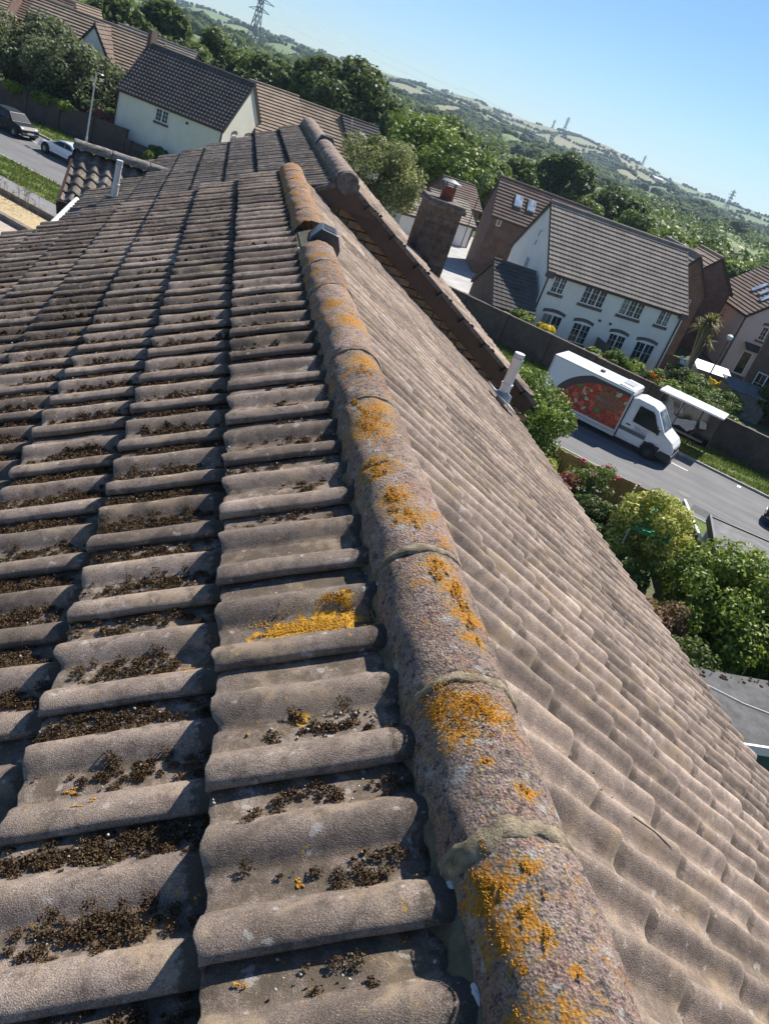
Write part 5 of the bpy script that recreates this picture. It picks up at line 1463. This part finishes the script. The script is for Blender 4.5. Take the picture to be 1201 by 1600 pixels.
# ironwork and repairs in the road
for i, (a, p, lb) in enumerate(((-2.6,-2.2,'round iron manhole cover in the road below the van nose'),(8.5,-3.0,'round iron manhole cover in the road behind the green bush'),(-6.5,-.6,'iron manhole cover in the road before the dark car'))):
    b = MB(); b.hexa([tuple(rp(a,p,.021)+Vector((.33*math.cos(2*math.pi*k/20),.33*math.sin(2*math.pi*k/20),0))) for k in range(20)], [tuple(rp(a,p,.03)+Vector((.33*math.cos(2*math.pi*k/20),.33*math.sin(2*math.pi*k/20),0))) for k in range(20)])
    tag(b.build('manhole_cover', plain('cast_iron', (.05,.045,.042), .6, var=.3, scale=20)), lb, 'manhole cover')
b = MB()
for (a0, a1, p0, p1) in ((-9,-3.2,-3.9,-2.9),(-1.2,.6,2.2,3.4),(-14,-9,.9,1.5)): b.poly([rp(a1,p0,.024), rp(a0,p0,.024), rp(a0,p1,.024), rp(a1,p1,.024)])
structure(b.build('road_patch', plain('newer_asphalt', (.085,.085,.088), .9, var=.25, scale=6, bump=.3, bscale=40)))
# ------------------------------------------------------------------ vegetation
M_BARK = plain('bark', (.10,.078,.058), .95, var=.35, scale=8, bump=.6, bscale=25)
LM = {
 'dark': leaf_mat('leaf_dark', (0.039,0.064,0.018), (0.082,0.124,0.029), (0.165,0.213,0.048)),
 'mid': leaf_mat('leaf_mid', (0.059,0.093,0.019), (0.127,0.187,0.035), (0.251,0.310,0.062)),
 'bright': leaf_mat('leaf_bright', (0.096,0.151,0.022), (0.212,0.293,0.039), (0.387,0.445,0.069), .3),
 'olive': leaf_mat('leaf_olive', (0.146,0.162,0.061), (0.256,0.269,0.099), (0.415,0.403,0.176)),
 'grey': leaf_mat('leaf_greygreen', (0.087,0.106,0.056), (0.165,0.187,0.097), (0.329,0.337,0.191)),
 'variegated': leaf_mat('leaf_variegated_', (0.174,0.213,0.035), (0.465,0.479,0.087), (0.891,0.782,0.227), .3),
 'yellow': leaf_mat('leaf_yellow', (0.387,0.319,0.018), (0.773,0.604,0.035), (1.161,0.852,0.069), .3),
 'red': leaf_mat('leaf_red', (0.194,0.054,0.044), (0.367,0.116,0.087), (0.581,0.249,0.191)),
 'rust': leaf_mat('leaf_rust', (0.174,0.088,0.053), (0.310,0.169,0.097), (0.465,0.284,0.175)),
}
def leaves(name, clumps, mat, leaf, per, seed, spread=1.0, asp=.55, parent=None, droop=0.0):
    """clumps: list of (centre, radius); leaf quads scattered over each clump's shell"""
    r = np.random.RandomState(seed); Cs = []; Ns = []; Tn = []
    for (c, rad, *rest_) in clumps:
        n_ = int(per*(rest_[0] if rest_ else 1.0)); d = r.normal(0, 1, (n_, 3)); d /= np.linalg.norm(d, axis=1)[:,None]
        k = rad*(.45 + .6*r.rand(n_)**.6)
        P = np.array(c)[None] + d*k[:,None]*np.array([1,1,.85]); Cs.append(P); Ns.append(d); Tn.append(np.clip(r.normal(.45 + r.normal(0,.12), .2, n_), 0, 1))
    P = np.vstack(Cs); Nn = np.vstack(Ns); T = np.concatenate(Tn); n_ = len(P)
    Nn = Nn*.7 + r.normal(0, .55, (n_, 3)) + np.array([0,0,.35]); Nn /= np.linalg.norm(Nn, axis=1)[:,None]
    a = r.normal(0, 1, (n_, 3)); a[:,2] -= droop*2; U = a - (a*Nn).sum(1)[:,None]*Nn; U /= np.linalg.norm(U, axis=1)[:,None]; Vv = np.cross(Nn, U)
    s = leaf*r.uniform(.6, 1.35, n_)
    U = U*s[:,None]; Vv = Vv*(s*asp)[:,None]
    Q = np.empty((n_, 4, 3), np.float32)
    Q[:,0] = P - U; Q[:,1] = P + Vv + Nn*(s*.12)[:,None]; Q[:,2] = P + U; Q[:,3] = P - Vv + Nn*(s*.12)[:,None]
    return quads(name, Q.reshape(-1, 3), np.arange(n_*4).reshape(-1, 4), mat, {'tone': ('FACE', T)})
def crown_clumps(seed, R_, H_, base, n_, shape='round', cl=(.28,.45)):
    r = random.Random(seed); out = []
    for i in range(n_):
        for _ in range(40):
            x, y, z = r.uniform(-1,1), r.uniform(-1,1), r.uniform(-1,1); d = math.sqrt(x*x+y*y+z*z)
            if .30 < d < 1.0: break
        if shape == 'cone':
            k = 1-(z+1)/2*.85; x *= k; y *= k
        elif shape == 'dome': 
            k = 1 if z < .1 else math.sqrt(max(0.05, 1-((z-.1)/.95)**2)); x *= k*1.1; y *= k*1.1
        rr = R_*r.uniform(*cl)
        out.append(((x*(R_-rr*.5), y*(R_-rr*.5), base + (z+1)/2*(H_-base-rr*.6)+rr*.3), rr, r.uniform(.6, 1.4)))
    return out
def tree_proto(seed, kind, R_, H_, base, ncl, per, leaf, shape='round', cl=(.26,.42)):
    c = crown_clumps(seed, R_, H_, base, ncl, shape, cl)
    crown = leaves('crown', c, LM[kind], leaf, per, seed)
    b = MB(); r = random.Random(seed)
    h1 = base+(H_-base)*.35
    tr = max(.06, R_*.055)
    b.tube([(0,0,-.2),(r.uniform(-.1,.1),0,base*.6),(r.uniform(-.15,.15),r.uniform(-.15,.15),h1),(0,0,base+(H_-base)*.75)], [tr*1.3,tr,tr*.7,tr*.2], 8)
    for i in range(0, min(ncl, 9)):
        cc = Vector(c[i][0]); z0 = min(cc.z*.7, h1*1.0); m_ = Vector((cc.x*.45, cc.y*.45, (z0+cc.z)/2))
        b.tube([(0,0,z0*.85), m_, cc], [tr*.45,tr*.28,tr*.08], 6)
    trunk = b.mesh('trunk', M_BARK)
    return crown, trunk
PROTO = {}
def plant(name, label, cat, kind, loc, R_, H_, base=None, ncl=26, per=240, leaf=.2, shape='round', seed=0, group=None, cl=(.26,.42), share=None, rot=None):
    base = H_*.25 if base is None else base
    t = thing(name, loc, rot if rot is not None else rng.uniform(0, 6.28), label, cat, group)
    if share:
        if share not in PROTO: PROTO[share] = (tree_proto(seed, kind, 1.0*R_, H_, base, ncl, per, leaf, shape, cl), R_, H_)
        (cw, tk), r_, h_ = PROTO[share]; t.scale = (R_/r_, R_/r_, H_/h_)
    else:
        cw, tk = tree_proto(seed, kind, R_, H_, base, ncl, per, leaf, shape, cl)
    link('crown', cw, t); link('trunk', tk, t)
    return t
def azp(az, r, z=0): return Vector((CAM.x + r*math.sin(R(az)), r*math.cos(R(az)), z))
# the row of large trees behind the houses
plant('broadleaf_tree', 'broad dark tree rising behind the tan roofs, largest of the belt', 'tree', 'dark', azp(6.9,128), 8.2, 12.8, 2.0, 60, 420, .36, 'dome', 21, cl=(.2,.34))
plant('broadleaf_tree', 'dark tree left of the largest one, behind the charcoal roof', 'tree', 'mid', azp(4.3,132), 4.6, 10.6, 2, 40, 300, .36, 'dome', 22)
plant('broadleaf_tree', 'dark tree over the cream house ridge at its right end', 'tree', 'dark', azp(1.4,135), 5.6, 9.8, 1.5, 40, 340, .36, 'dome', 23)
plant('broadleaf_tree', 'dark rounded tree above the middle of the cream house ridge', 'tree', 'dark', azp(-1.8,138), 5.4, 9.8, 1.5, 40, 340, .36, 'dome', 24)
plant('broadleaf_tree', 'dark tree at the top edge left of the green field', 'tree', 'dark', azp(-4.6,130), 5.6, 10.8, 1.5, 40, 340, .36, 'dome', 25)
plant('broadleaf_tree', 'dense tree above the tan roofed row at the top edge', 'tree', 'dark', azp(-7.4,128), 5.6, 9.8, 1.5, 40, 340, .36, 'dome', 26)
plant('broadleaf_tree', 'mid green tree behind the brick gable at the top left', 'tree', 'mid', azp(-10.2,135), 5.0, 9.0, 1.5, 30, 300, .36, 'dome', 27)
plant('willow_tree', 'round olive willow standing between the far ridge and the chimney', 'tree', 'olive', azp(10.3,71), 4.0, 8.3, 1.6, 46, 340, .14, 'round', 28, cl=(.2,.34))
plant('broadleaf_tree', 'sunlit yellow-green tree directly right of the largest dark tree', 'tree', 'bright', azp(12.6,112), 6.0, 9.6, 1.5, 46, 360, .3, 'dome', 29)
plant('broadleaf_tree', 'sunlit green tree above the chimney cowl', 'tree', 'bright', azp(15.2,108), 5.2, 8.6, 1.2, 40, 340, .3, 'dome', 30)
plant('broadleaf_tree', 'dim tree in the gap behind the sunlit pair', 'tree', 'mid', azp(14.0,140), 6.0, 10.2, 1.5, 36, 300, .36, 'dome', 31)
plant('broadleaf_tree', 'loose green tree left of the brick house roof windows', 'tree', 'mid', azp(17.6,112), 4.4, 7.6, 1, 34, 300, .3, 'dome', 32)
plant('broadleaf_tree', 'slim dark tree just right of the sunlit trees', 'tree', 'dark', azp(18.7,125), 3.6, 9.2, 1.5, 30, 300, .32, 'dome', 33)
plant('oak_tree', 'dark rounded oak standing above the white pair roof ridge', 'tree', 'dark', azp(21.8,150), 5.8, 11.4, 1.5, 52, 420, .34, 'round', 34, cl=(.2,.34))
plant('oak_tree', 'lower dark domed oak right of the rounded oak', 'tree', 'dark', azp(25.6,150), 5.4, 9.4, .8, 46, 400, .34, 'dome', 35)
for i, (az, r_, R_, H_, kd, lb) in enumerate(((23.6,140,3.6,6.6,'mid','small green tree in the dip between the two oaks'),(27.6,140,4.6,7.4,'mid','green tree directly right of the domed oak'),(29.6,132,4.4,6.6,'bright','bright bushy tree above the right end of the white pair'),(31.6,138,4.6,7.2,'mid','green tree above the wedged brick gable'),(33.4,128,4.2,6.4,'bright','sunlit tree above the pink house roof'),(35.4,126,4.6,6.6,'mid','green tree at the right edge above the roof windows'),(19.9,118,3.2,6.0,'bright','light green shrubby tree behind the brick house ridge'),(9.9,118,4.2,8.0,'mid','green tree showing between the largest tree and the willow'))):
    plant('broadleaf_tree', lb, 'tree', kd, azp(az, r_), R_, H_, .8, 34, 300, .32, 'dome', 40+i)
# left garden trees behind the wall
plant('broadleaf_tree', 'large grey-green tree leaning over the brick wall at left', 'tree', 'grey', rp(55.5,11.0), 4.4, 6.6, .6, 60, 420, .17, 'round', 51, cl=(.2,.34))
plant('broadleaf_tree', 'grey-green tree cut by the left edge behind the wall', 'tree', 'grey', rp(63,11.5), 4.6, 7.4, .6, 56, 420, .17, 'round', 52, cl=(.2,.34))
plant('shrub', 'yellow-green shrub beside the left end of the cream house', 'shrub', 'yellow', rp(52.5,13.6), 1.5, 4.0, .4, 22, 260, .11, 'round', 53)
plant('shrub', 'green shrub under the yellow one by the cream house', 'shrub', 'mid', rp(51.8,12.4), 1.5, 2.7, .2, 20, 240, .11, 'round', 54)
plant('shrub', 'red leaved low shrub on the wall beside the cream house', 'shrub', 'red', rp(51.0,10.2), 1.3, 2.35, 1.2, 16, 240, .09, 'round', 55)
for i, a in enumerate((56.5,54.6,52.8)):
    plant('ivy', ('ivy tumbling over the wall top below the grey-green tree', 'ivy on the wall top in the middle stretch behind the lamp', 'ivy on the wall top nearest the red shrub')[i], 'ivy', 'bright', rp(a, 6.4+.72*i), 1.0, 2.25, 1.6, 14, 220, .09, 'round', 56+i)
plant('shrub', 'round green shrub against the cream house wall', 'shrub', 'mid', Vector((-5.2,69.4,0)), 1.25, 1.9, .1, 20, 260, .10, 'round', 60)
# gardens by the van
plant('hedge_bush', 'fresh green bush beside the flue hiding the van tail', 'bush', 'bright', rp(3.6,-10.6), 2.1, 4.1, .3, 60, 420, .075, 'dome', 61, cl=(.22,.36))
plant('variegated_tree', 'yellow variegated small tree beside the green canopy', 'tree', 'variegated', Vector((14.9,20.4,0)), 1.55, 3.5, .5, 44, 440, .06, 'round', 62, cl=(.2,.34))
plant('leafy_bush', 'large leafy green bush in front of the flat roofed garage', 'bush', 'bright', Vector((15.9,17.2,0)), 2.15, 3.55, .2, 60, 460, .075, 'dome', 63, cl=(.2,.32))
plant('leafy_bush', 'dark lower bush at the right edge beside the large leafy one', 'bush', 'mid', Vector((17.9,16.6,0)), 1.5, 2.7, .2, 36, 400, .07, 'dome', 64, cl=(.2,.34))
plant('shrub', 'burgundy shrub against the orange-brown fence', 'shrub', 'red', rp(.7,-11.6), .85, 1.55, .2, 24, 300, .045, 'round', 65)
plant('rose_bush', 'pink rose bush reaching over the fence top', 'rose bush', 'mid', rp(.05,-10.7), 1.0, 2.25, .5, 24, 200, .045, 'round', 66)
plant('shrub', 'pale flowered shrub at the eave edge below the green bush', 'shrub', 'variegated', rp(1.9,-11.4), .8, 1.7, .2, 22, 240, .045, 'round', 67)
plant('shrub', 'dark shrub with pale leaves below the fence', 'shrub', 'dark', rp(-.7,-12.4), 1.0, 1.5, .1, 26, 300, .06, 'dome', 68)
plant('shrub', 'dark green shrub at the eave edge beside the canopy', 'shrub', 'dark', rp(-1.7,-14.6), .95, 1.6, .1, 26, 300, .06, 'dome', 69)
plant('shrub', 'light shrub between the canopy and the variegated tree', 'shrub', 'mid', rp(-2.8,-16.4), .9, 1.7, .1, 24, 300, .06, 'dome', 70)
plant('shrub', 'rust coloured shrub against the eave left of the leafy bush', 'shrub', 'rust', Vector((13.4,16.2,0)), .85, 2.1, .3, 24, 260, .045, 'round', 71)
plant('shrub', 'dark undergrowth beneath the large leafy bush', 'shrub', 'dark', Vector((13.9,14.6,0)), 1.2, 1.7, .1, 26, 320, .06, 'dome', 72)
plant('shrub', 'light shrub beside the pale fence capping', 'shrub', 'bright', rp(-2.6,-11.0), .85, 2.1, .2, 24, 280, .05, 'round', 73)
# roses and white blooms
def blooms(label, pts, rad, c, seed):
    r = np.random.RandomState(seed); C_ = []
    for p in pts:
        for k in range(9): C_.append(np.array(p)+r.normal(0, rad*.5, 3))
    o = link('blossom', blobs('blossom', C_, r.uniform(rad*.35, rad*.7, len(C_)), r.rand(len(C_)), tone_mat('petal_%d' % seed, [(0, tuple(x*.75 for x in c)), (1, c)]), flat=.8)); tag(o, label, kind='stuff')
blooms('pink rose heads along the fence top', [rp(.75,-10.6,1.95), rp(-.2,-10.5,2.1), rp(-.65,-10.5,1.9), rp(.2,-10.9,1.75), rp(-.35,-11.0,1.3), rp(.4,-10.5,1.6)], .10, (.75,.16,.24), 3)
r_ = random.Random(5)
blooms('small white blossoms in the shrubs under the fence', [rp(r_.uniform(-1.6,2.2), r_.uniform(-12.6,-10.9), r_.uniform(1.0,1.75)) for _ in range(36)], .05, (.70,.68,.52), 4)
blooms('white blossoms by the corner of the white pair', [Vector((31.9+r_.uniform(-.4,.5), 48.6+r_.uniform(-.3,.6), r_.uniform(1.0,2.4))) for _ in range(16)], .14, (.75,.72,.68), 6)
blooms('yellow flower mass by the pale greenhouse roof', [Vector((35.6+r_.uniform(-.8,.9), 49.6+r_.uniform(-.4,.4), r_.uniform(.9,1.25))) for _ in range(26)], .16, (.72,.52,.02), 7)
blooms('orange flowers on the wall top left of the bus shelter', [rp(2.5+r_.uniform(-.35,.35), 8.4, 2.1+r_.uniform(-.1,.25)) for _ in range(7)], .12, (.75,.28,.02), 8)
# shrubs over the wall by the white pair
for i, (a, p, R_, H_, kd, lb) in enumerate(((6.6,9.3,1.0,2.1,'bright','climber on the wall top at the van roof, leftmost'),(5.2,9.2,1.1,2.5,'mid','climber on the wall top, second from the van'),(3.9,9.1,1.2,2.6,'bright','climber on the wall top, third from the van'),(2.6,9.0,1.1,2.5,'mid','climber on the wall top beside the orange flowers'),(1.3,9.3,1.2,2.3,'bright','shrub behind the left end of the bus shelter roof'),(.2,10.6,1.4,2.3,'mid','shrub behind the middle of the bus shelter roof'),(-.6,12.4,1.5,2.1,'dark','dark shrub beyond the bus shelter'),(-1.4,10.4,1.1,1.9,'mid','shrub behind the right end of the bus shelter roof'),(-2.6,9.6,.9,1.9,'bright','light shrub above the wall right of the shelter'),(.9,15.5,1.6,2.2,'mid','broad shrub in the garden before the palm'),(2.2,17.0,1.3,2.1,'dark','shrub at the foot of the palm'),(-.9,17.5,1.3,1.6,'mid','shrub beneath the greenhouse roof'),(11.6,9.0,.8,2.25,'bright','ivy on the wall top before the garage'),(9.9,9.0,.7,2.2,'yellow','yellow-green weeds on the wall top by the white pair'))):
    plant('shrub', lb, 'shrub', kd, rp(a, p), R_, H_, .3 if i < 12 else 1.7, 20, 240, .08, 'dome', 80+i)
for i, (x, y, R_, H_, lb) in enumerate(((37.6,46.6,1.1,3.3,'dark conifer left of three by the brown house'),(39.4,46.0,1.2,3.5,'middle dark conifer before the brown house'),(41.0,45.2,1.2,3.2,'dark conifer nearest the right edge'))):
    plant('conifer', lb, 'conifer', 'dark', Vector((x,y,0)), R_, H_, .1, 34, 300, .10, 'cone', 100+i)
# palm-like cordyline
t = thing('cordyline', (33.4,50.2,0), 0, 'tall spiky palm at the corner of the white pair', 'palm')
r_ = random.Random(9)
for s_ in range(6):
    top = Vector((r_.uniform(-.9,1.5), r_.uniform(-.6,.6), r_.uniform(3.2,5.4))); mid_ = Vector((top.x*.35, top.y*.35, top.z*.55))
    b = MB(); b.tube([(0,0,0), mid_, top], [.14,.10,.07], 8); b.build('stem', plain('palm_stem', (.20,.16,.10), .9, var=.3), t)
    V = []; F = []; T = []
    for k in range(90):
        a, e = r_.uniform(0, 6.28), r_.uniform(-.6, 1.4); d = Vector((math.cos(a)*math.cos(e), math.sin(a)*math.cos(e), math.sin(e))); ln = r_.uniform(.55, .95)
        sd = d.cross(Vector((0,0,1)))
        if sd.length < .05: sd = Vector((1,0,0))
        sd = sd.normalized()*.035; p1 = top + d*ln*.55 + Vector((0,0,.05)); p2 = top + d*ln - Vector((0,0,.22*ln*(1-e*.4)))
        n0 = len(V); V += [tuple(top+sd*.5), tuple(top-sd*.5), tuple(p1-sd), tuple(p1+sd), tuple(p2), tuple(p2+sd*.2)]
        F += [(n0,n0+1,n0+2,n0+3), (n0+3,n0+2,n0+4,n0+5)]; T += [r_.random()]*2
    o = link('leaf_tuft', quads('leaf_tuft', V, F, leaf_mat('palm_leaf', (.10,.10,.03), (.22,.20,.06), (.38,.32,.11), .25), {'tone': ('FACE', T)}), t)
# dry weeds along the gravel bed
b = MB(); r_ = random.Random(3)
for k in range(60):
    P = rp(r_.uniform(24,40), r_.uniform(-11.2,-10.4), .05); h = r_.uniform(.5,1.5); q = P+Vector((r_.uniform(-.2,.2), r_.uniform(-.2,.2), h))
    b.tube([P, (P+q)/2+Vector((r_.uniform(-.05,.05),0,0)), q], [.012,.008,.004], 4)
    for j in range(4):
        m_ = P.lerp(q, r_.uniform(.5,1)); b.tube([m_, m_+Vector((r_.uniform(-.2,.2), r_.uniform(-.2,.2), r_.uniform(.05,.25)))], [.006,.012], 4)
tag(b.build('weeds', plain('dry_weed', (.20,.17,.10), .9)), 'thin dry weeds growing along the footpath edge at left', kind='stuff')
# hedge foliage mass between the houses and the woods
C_ = []; r_ = random.Random(12)
for k in range(300):
    az = r_.uniform(-13, 39); rr = 165*math.exp(r_.random()*1.5); C_.append((tuple(azp(az, rr, r_.uniform(.5, 3.0) + max(0, rr-400)*.004)), r_.uniform(2.6, 5.0)*(1+rr/900)))
o = link('undergrowth', leaves('undergrowth', C_, LM['mid'], .75, 190, 77)); tag(o, 'mass of far woodland undergrowth behind the tree belt', kind='stuff')

# ------------------------------------------------------------------ hills
SKY_AZ = [-30,-14,-5.5,-2.6,.5,4.5,8.6,12.7,14.4,17,20,23.4,25.7,27.9,30,34,50,70]; SKY_EL = [-.2,-.1,.05,.40,.42,.48,.6,.85,1.05,.85,1.1,1.25,.92,.7,.66,.75,.7,.5]
TOPR = 2500.
def hill_z(az, r):
    el = np.interp(az, SKY_AZ, SKY_EL); zt = CAM.z + TOPR*np.tan(np.radians(el))
    t = np.clip((r-330)/(TOPR-330), 0, 1); s = t**1.9
    z = zt*s + 5.0*np.sin(az*.55+r*.004)*t*(1-t)*4 + 3*np.sin(az*1.9-r*.006)*t*(1-t)*4
    z = np.where(r > TOPR, zt - (r-TOPR)*.05, z)
    return z - .4
AZ = np.linspace(-30, 70, 260); RR = np.concatenate([np.linspace(230, 600, 24), np.linspace(640, 2480, 90), np.linspace(2500, 3300, 10)])
ga_, gr_ = np.meshgrid(AZ, RR, indexing='ij'); gz_ = hill_z(ga_, gr_)
V = np.stack([CAM.x + gr_*np.sin(np.radians(ga_)), gr_*np.cos(np.radians(ga_)), gz_], -1).reshape(-1, 3)
nA, nR_ = len(AZ), len(RR); I = np.arange(nA*nR_).reshape(nA, nR_)
F = np.stack([I[:-1,:-1], I[:-1,1:], I[1:,1:], I[1:,:-1]], -1).reshape(-1, 4)[:, ::-1]
# field cells in (azimuth, log range) space
fr_ = np.random.RandomState(4); SEED = np.stack([fr_.uniform(-30, 70, 230), fr_.uniform(math.log(500), math.log(2600), 230)], 1); FCOL = fr_.rand(230)
def cells(az, r):
    p = np.stack([az.ravel()/3.2, np.log(r.ravel())*5.5], 1); q = np.stack([SEED[:,0]/3.2, SEED[:,1]*5.5], 1)
    i0 = []; e0 = []
    for k in range(0, len(p), 6000):
        d = np.sqrt(((p[k:k+6000,None]-q[None])**2).sum(2)); t = np.partition(d, 1, axis=1); i0.append(d.argmin(1)); e0.append(t[:,1]-t[:,0])
    return np.concatenate(i0), np.concatenate(e0)
ci, ce = cells(ga_, gr_); tone = FCOL[ci]; fa, fr2 = ga_.ravel(), gr_.ravel()
tone = np.where((fr2 > 1450) & (fa > 13.2) & (fa < 24.5), .70 + .3*tone, np.where((fr2 > 1300) & (fa > 27) , .15+.3*tone, np.where((fr2 > 900) & (fa < 9), .15+.3*tone, tone)))
n = NT('hill_fields'); at = n.n('ShaderNodeAttribute', attribute_name='tone'); co = n.pos(); f = n.noise(co, .02, 5, .7)
col = n.ramp(at.outputs['Fac'], [(0, (.07,.115,.035)), (.3, (.125,.18,.05)), (.55, (.15,.19,.065)), (.75, (.19,.20,.085)), (1, (.22,.205,.10))])
n.base(n.mix(.7, col, n.ramp(f, [(.3, .7), (.7, 1.2)]), 'MULTIPLY')); n.set(Roughness=.95)
structure(link('hills', quads('hills', V, F, n.mat, {'tone': ('POINT', tone)}, smooth=True)))
# woods and hedgerows on the hills
fr_ = np.random.RandomState(8); N_ = 50000
a_ = fr_.uniform(-12, 42, N_); r__ = np.exp(fr_.uniform(math.log(560), math.log(2520), N_)); ci, ce = cells(a_, r__)
wood = fr_.rand(230) < .22
low = (r__ < 610 + 70*np.sin(a_*.35+1.0) + 60*np.sin(a_*1.1)); 
keep = (ce < .03) | (wood[ci] & (r__ < 1500) & (fr_.rand(N_) < .7)) | (wood[ci] & (r__ >= 1500) & (np.sin(ci*7.7) > .5) & (fr_.rand(N_) < .6)) | (low & (fr_.rand(N_) < .8)) | ((r__ > 2380) & (np.sin(a_*1.3)+np.sin(a_*3.1) > .25) & (fr_.rand(N_) < .5)) | (fr_.rand(N_) < .0015)
a_, r__ = a_[keep], r__[keep]
ha = fr_.uniform(-8, 40, 70000); hr = fr_.uniform(900, 2480, 70000); hk = cells(ha, hr)[1] < .016
a_ = np.concatenate([a_, ha[hk]]); r__ = np.concatenate([r__, hr[hk]])
S_ = fr_.uniform(2.4, 5.2, len(a_))*np.where(r__ < 700, .85, .9)
P = np.stack([CAM.x + r__*np.sin(np.radians(a_)), r__*np.cos(np.radians(a_)), hill_z(a_, r__) + S_*.55], 1)
M_WOOD = tone_mat('woodland_canopy', [(0, (.018,.035,.012)), (.5, (.035,.06,.018)), (1, (.075,.105,.03))])
o = link('woodland', blobs('woodland', P, S_, fr_.rand(len(a_)), M_WOOD, flat=1.0, jit=.45, smooth=False)); tag(o, 'wooded hillsides and hedgerows covering the far hills', kind='stuff')
# far barn roofs
for (az, rr, w_, lb) in ((27.0,1900,16,'long pale farm building on the far hillside'),(9.2,900,8,'tiny pale farm building in the wooded valley')):
    t = thing('farm_building', azp(az, rr, float(hill_z(np.array(az), np.array(float(rr))))), .3, lb, 'barn')
    b = MB(); b.box(-w_,w_,-5,5,-2,4); b.build('wall', RW_GREY, t); b = MB(); b.hexa([(-w_-.5,-5.6,4),(-w_-.5,5.6,4),(-w_-.5,0,7)], [(w_+.5,-5.6,4),(w_+.5,5.6,4),(w_+.5,0,7)]); b.build('roof', plain('pale_barn_roof', (.45,.45,.44), .7), t)
# ------------------------------------------------------------------ pylons and lines
M_PYL = plain('pylon_steel', (.24,.26,.28), .6, metal=.3)
def pylon(az, rr, h, label, th=.35, rz=.6):
    z0 = float(hill_z(np.array(az), np.array(float(rr)))); t = thing('pylon', azp(az, rr, z0), rz, label, 'pylon', None)
    b = MB(); lv = [(0,.105),(.2,.082),(.4,.058),(.58,.040),(.7,.034),(.8,.028),(.9,.022),(1,.004)]
    for i in range(len(lv)-1):
        (z_a, w_a), (z_b, w_b) = lv[i], lv[i+1]
        ca = [Vector((sx_*w_a*h, sy_*w_a*h, z_a*h)) for sx_, sy_ in ((1,1),(-1,1),(-1,-1),(1,-1))]; cb = [Vector((sx_*w_b*h, sy_*w_b*h, z_b*h)) for sx_, sy_ in ((1,1),(-1,1),(-1,-1),(1,-1))]
        for k in range(4):
            k2 = (k+1) % 4; b.bar(ca[k], cb[k], th); b.bar(ca[k], cb[k2], th*.6); b.bar(ca[k2], cb[k], th*.6)
    b.build('tower', M_PYL, t)
    tips = []
    for zf, wf in ((.62,.20),(.76,.26),(.89,.18)):
        for sg in (-1, 1):
            b = MB(); tip = Vector((sg*wf*h, 0, zf*h)); 
            for dy in (-.03, .03): b.bar((sg*.03*h, dy*h, zf*h), tip, th*.7); b.bar((sg*.03*h, dy*h, zf*h+.05*h), tip, th*.7)
            b.build('cross_arm', M_PYL, t); tips.append(Matrix.Translation(azp(az, rr, z0)) @ Matrix.Rotation(rz, 4, 'Z') @ (tip - Vector((0,0,.04*h))))
    return tips
p1 = pylon(.45, 640, 40, 'large lattice pylon cut by the top edge above the dark trees', .42, .5)
p2 = pylon(31.6, 1750, 42, 'lattice pylon standing on the skyline at the right', .7, .3)
p3 = pylon(20.45, 2480, 38, 'distant pylon on the skyline above the tan field', .8, .3)
p4 = pylon(25.8, 2480, 26, 'tiny distant pylon on the skyline between the other two', .8, .3)
p5 = pylon(19.7, 2480, 22, 'faint small mast just left of the distant pylon', .7, .3)
def lines(label, A, B, sag, rad):
    t = thing('power_lines', (0,0,0), 0, label, 'power line')
    for a, c in zip(A, B):
        b = MB(); pts = [a.lerp(c, k/24) - Vector((0,0,sag*4*(k/24)*(1-k/24))) for k in range(25)]; b.tube(pts, rad, 4); b.build('wire', plain('wire_metal', (.30,.32,.34), .5), t)
lines('power lines running from the large pylon across the valley', p1, p2, 14, .05)
off = Vector((60, -120, -6))
lines('lower power lines crossing the hillside woods', [azp(13, 520, 16+4*k) + Vector((2*k,0,0)) for k in range(3)], [azp(37, 620, 9+4*k) for k in range(3)], 5, .05)

# ------------------------------------------------------------------ the air
b = MB(); b.box(-2000, 3400, -560, 3600, -40, 190); n = NT('air_haze'); n.t.nodes.remove(n.b)
pv = n.n('ShaderNodeVolumePrincipled'); pv.inputs['Color'].default_value = (.62,.80,1.0,1); pv.inputs['Density'].default_value = .00013; pv.inputs['Anisotropy'].default_value = .2
n.l(pv.outputs[0], n.out.inputs['Volume'])
o = b.build('haze', n.mat); tag(o, 'thin blue summer haze over the whole valley', kind='stuff')
